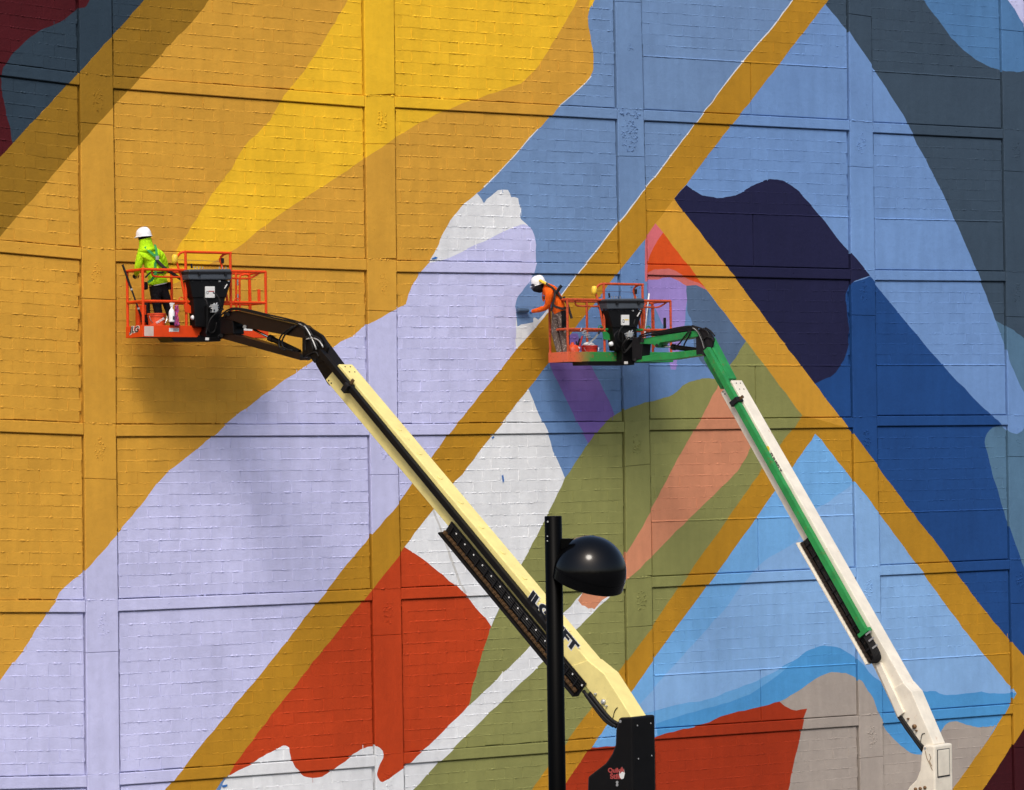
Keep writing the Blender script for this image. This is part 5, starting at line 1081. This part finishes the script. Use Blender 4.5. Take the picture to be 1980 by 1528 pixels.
MB().lathe([(0.028, 0.215), (0.028, 0.25), (0.0, 0.252)], (c.x, -0.8, B2['zf']), (0, 0, 1), 12).put('cap', M['white_plastic'], bt)
tl = thing('tool_bundle', 'red handled scrapers and brushes bundled against the far rail of the right basket', 'tools')
for i, (a, b_, m) in enumerate((((1107, 662), (1118, 690), 'red'), ((1121, 655), (1112, 690), 'dark_plastic'), ((1126, 650), (1116, 688), 'red'), ((1114, 660), (1122, 690), 'mask'))):
    q0 = P(*a, -0.62-0.02*i); q1 = P(*b_, -0.62-0.02*i); q1 = q0+(q1-q0)*((q0.z-B2['zf'])/(q0.z-q1.z)); MB().tube([q0, q1], 0.016, 8).put('tool_handle', M[m], tl)
fr = thing('wire_roller', 'bare wire roller frames hanging from the mid rail of the right basket', 'roller frame')
for (dx, dy) in ((0, 0), (5, 4)):
    y_ = B2['yn']-0.03
    MB().tube(smooth_chain([P(1122+dx, 640+dy, y_), P(1126+dx, 634+dy, y_), P(1130+dx, 642+dy, y_), P(1132+dx, 650+dy, y_), P(1138+dx, 649+dy, y_)]), 0.007, 6).put('wire', M['steel'], fr)
    for k in range(3): MB().tube([P(1124+dx+k*2, 642+dy+k*3.5, y_-0.01), P(1134+dx+k*1.5, 640+dy+k*3.5, y_-0.01)], 0.006, 6).put('cage_bar', M['valve'], fr)
tb = thing('lanyard_strap', 'pale tie strap running from the guard ring down to the floor of the right basket', 'strap')
mb = MB(); ribbon(mb, smooth_chain([P(1162, 636, B2['yn']+0.03), P(1155, 648, B2['yn']+0.05), P(1146, 658, B2['yn']+0.1), P(1138, 664, B2['yn']+0.12)]), 0.03, (0, -1, 0.2), 0.006); mb.put('strap_web', M['valve'], tb)
MB().tube([P(1163, 633, B2['yn']+0.02), P(1157, 646, B2['yn']+0.04)], 0.02, 8).put('strap_hook', M['dark_plastic'], tb)
wp = thing('roller_pole', 'slim white extension pole standing behind the guard of the right basket', 'pole')
a = P(1255, 568, B2['yf']-0.12); b_ = P(1248, 632, B2['yf']-0.2); b_ = a+(b_-a)*((a.z-B2['zf'])/(a.z-b_.z))
MB().tube([a, a+(b_-a)*0.12], 0.016, 8).put('tip', M['white_plastic'], wp); MB().tube([a+(b_-a)*0.12, a+(b_-a)*0.55], 0.013, 8).put('shaft', M['valve'], wp); MB().tube([a+(b_-a)*0.55, b_], 0.016, 8).put('lower_shaft', M['white_plastic'], wp)

# ------------------------------------------------------------------ blue tape tabs on the wall
for pts, lab in (([(835, 500), (842, 496.5), (846, 497.5), (844, 500.5), (836, 502)], 'blue tape tab by the foot of the bare white patch'),
                 ([(1040.5, 822), (1044, 823), (1048, 831), (1045, 832.5)], 'blue tape tab at the upper right edge of the white triangle'),
                 ([(951, 846), (955, 843.5), (956, 845), (952.5, 849)], 'smallest blue tape tab, beside the ochre band under the dark beam line'),
                 ([(970.5, 920), (973, 918), (975, 930), (972.5, 934)], 'upright blue tape tab in the middle of the white triangle'),
                 ([(429, 1519), (440, 1517), (439, 1521), (431, 1523)], 'blue tape tab on the white strip at the bottom left')):
    t_ = MB().prism([P(a, b, -0.012) for a, b in pts], (0, 0.005, 0)).put('masking_tape', M['tape']); tag(t_, lab, 'tape', 'blue tape tabs stuck to the wall')

# ------------------------------------------------------------------ street lamp in the foreground
ld = 27.0
def lp(px, py, dd=0.0):
    d = ray(px, py); return CAM+d*((ld+dd)/d.dot(FW))
top = lp(1069.5, 998)
lamp = thing('street_lamp', 'black street lamp with glossy dome head on a plain pole', 'street lamp', (top.x, top.y, 0.0))
r = 0.5*33.5/F*ld
foot = V3((top.x, top.y, 0))
pole = MB().lathe([(r*1.02, 0.0), (r*1.0, top.z-0.004), (r*0.9, top.z)], foot, (0, 0, 1), 36).put('pole', M['black_pole'], lamp)
for pl_ in pole.data.polygons: pl_.use_smooth = len(pl_.vertices) == 4
MB().lathe([(r*2.1, 0.0), (r*2.1, 0.05), (r*1.5, 0.09), (r*1.4, 0.14)], foot, (0, 0, 1), 28).put('base_flange', M['black_pole'], lamp)
k_ = ld/F; dc = lp(1138.5, 1112); axd = (UP*0.92+RT*0.235-FW*0.25).normalized(); Rd = 71.5*k_
prof = [(Rd*0.97, -0.20*Rd), (Rd*0.992, -0.20*Rd), (Rd*0.995, 0.10*Rd), (Rd*1.008, 0.105*Rd), (Rd*1.008, 0.13*Rd)]
sh = MB().lathe([(Rd*0.9, -0.02), (Rd*0.97, -0.02), (Rd*0.992, -0.015), (Rd*1.0, 0.21*Rd), (Rd*0.985, 0.215*Rd)], dc-axd*0.05, axd, 64).put('dome_skirt', M['black_gloss'], lamp)
M['seam'] = paint('worn_black_edge', (70, 62, 60), 0.4)
MB().lathe([(Rd*0.985, 0.20*Rd), (Rd*1.006, 0.205*Rd), (Rd*1.006, 0.222*Rd), (Rd*0.985, 0.226*Rd)], dc-axd*0.05, axd, 64).put('seam_ring', M['black_gloss'], lamp)
dm = [(Rd*0.985, 0.19*Rd)]
for q in np.linspace(0, math.pi/2, 22): dm.append((max(0.0005, Rd*1.0*math.cos(q)), Rd*0.235+Rd*1.0*math.sin(q)))
MB().lathe(dm, dc-axd*0.05, axd, 64).put('dome', M['black_gloss'], lamp, smooth=True)
MB().lathe([(Rd*0.9, 0.0), (Rd*0.85, 0.02), (0.001, 0.03)], dc-axd*0.045, axd, 48).put('diffuser', M['white_plastic'], lamp, smooth=True)
MB().bar(lp(1078, 1051.5, 0.0), lp(1125, 1051.5, 0.03), 20*k_, 20*k_).put('arm', M['black_pole'], lamp, bevel=0.004)
MB().lathe([(0.008, 0), (0.008, 0.004)], lp(1059, 1009, -0.075), -FW, 8).put('bolt', M['valve'], lamp)
for py in (1037, 1046): MB().lathe([(0.006, 0), (0.006, 0.004)], lp(1058.5, py, -0.072), -FW, 8).put('bolt', M['valve'], lamp)

# ------------------------------------------------------------------ wood on the far side of the lot, seen mirrored in the dome
lm_, nt, b = nodes_of('leaves'); n = noise(nt, 3.0, 6); nt.links.new(ramp(nt, n.outputs[0], [(0.3, (0.02, 0.04, 0.012)), (0.7, (0.06, 0.10, 0.03))]).outputs[0], b.inputs['Base Color']); b.inputs['Roughness'].default_value = 0.8
mb = MB(); rw = random.Random(3)
for i in range(34):
    u = -75+i*5.0+rw.uniform(-1.5, 1.5); base = CAM-FW*rw.uniform(28, 40)+RT*u; hh = rw.uniform(9, 17) if i % 9 else 5
    mb.tube([(base.x, base.y, 0), (base.x, base.y, hh*0.6)], [0.25, 0.12], 6)
    for k in range(46):
        a = rw.random()*6.283; e = rw.uniform(-0.2, 1.0); rr = rw.uniform(1.0, 3.2)*(1-0.55*max(0, e)); c = V3((base.x+math.cos(a)*rr, base.y+math.sin(a)*rr, hh*0.55+e*hh*0.45)); s_ = rw.uniform(0.8, 1.6)
        q = [c+V3((rw.uniform(-1, 1), rw.uniform(-1, 1), rw.uniform(-0.7, 0.7)))*s_ for _ in range(4)]; mb.add(q, [(0, 1, 2), (0, 2, 3), (0, 3, 1), (1, 3, 2)])
w_ = mb.put('woodland', lm_); tag(w_, 'dark row of leafy trees across the lot behind the viewer', kind='stuff')
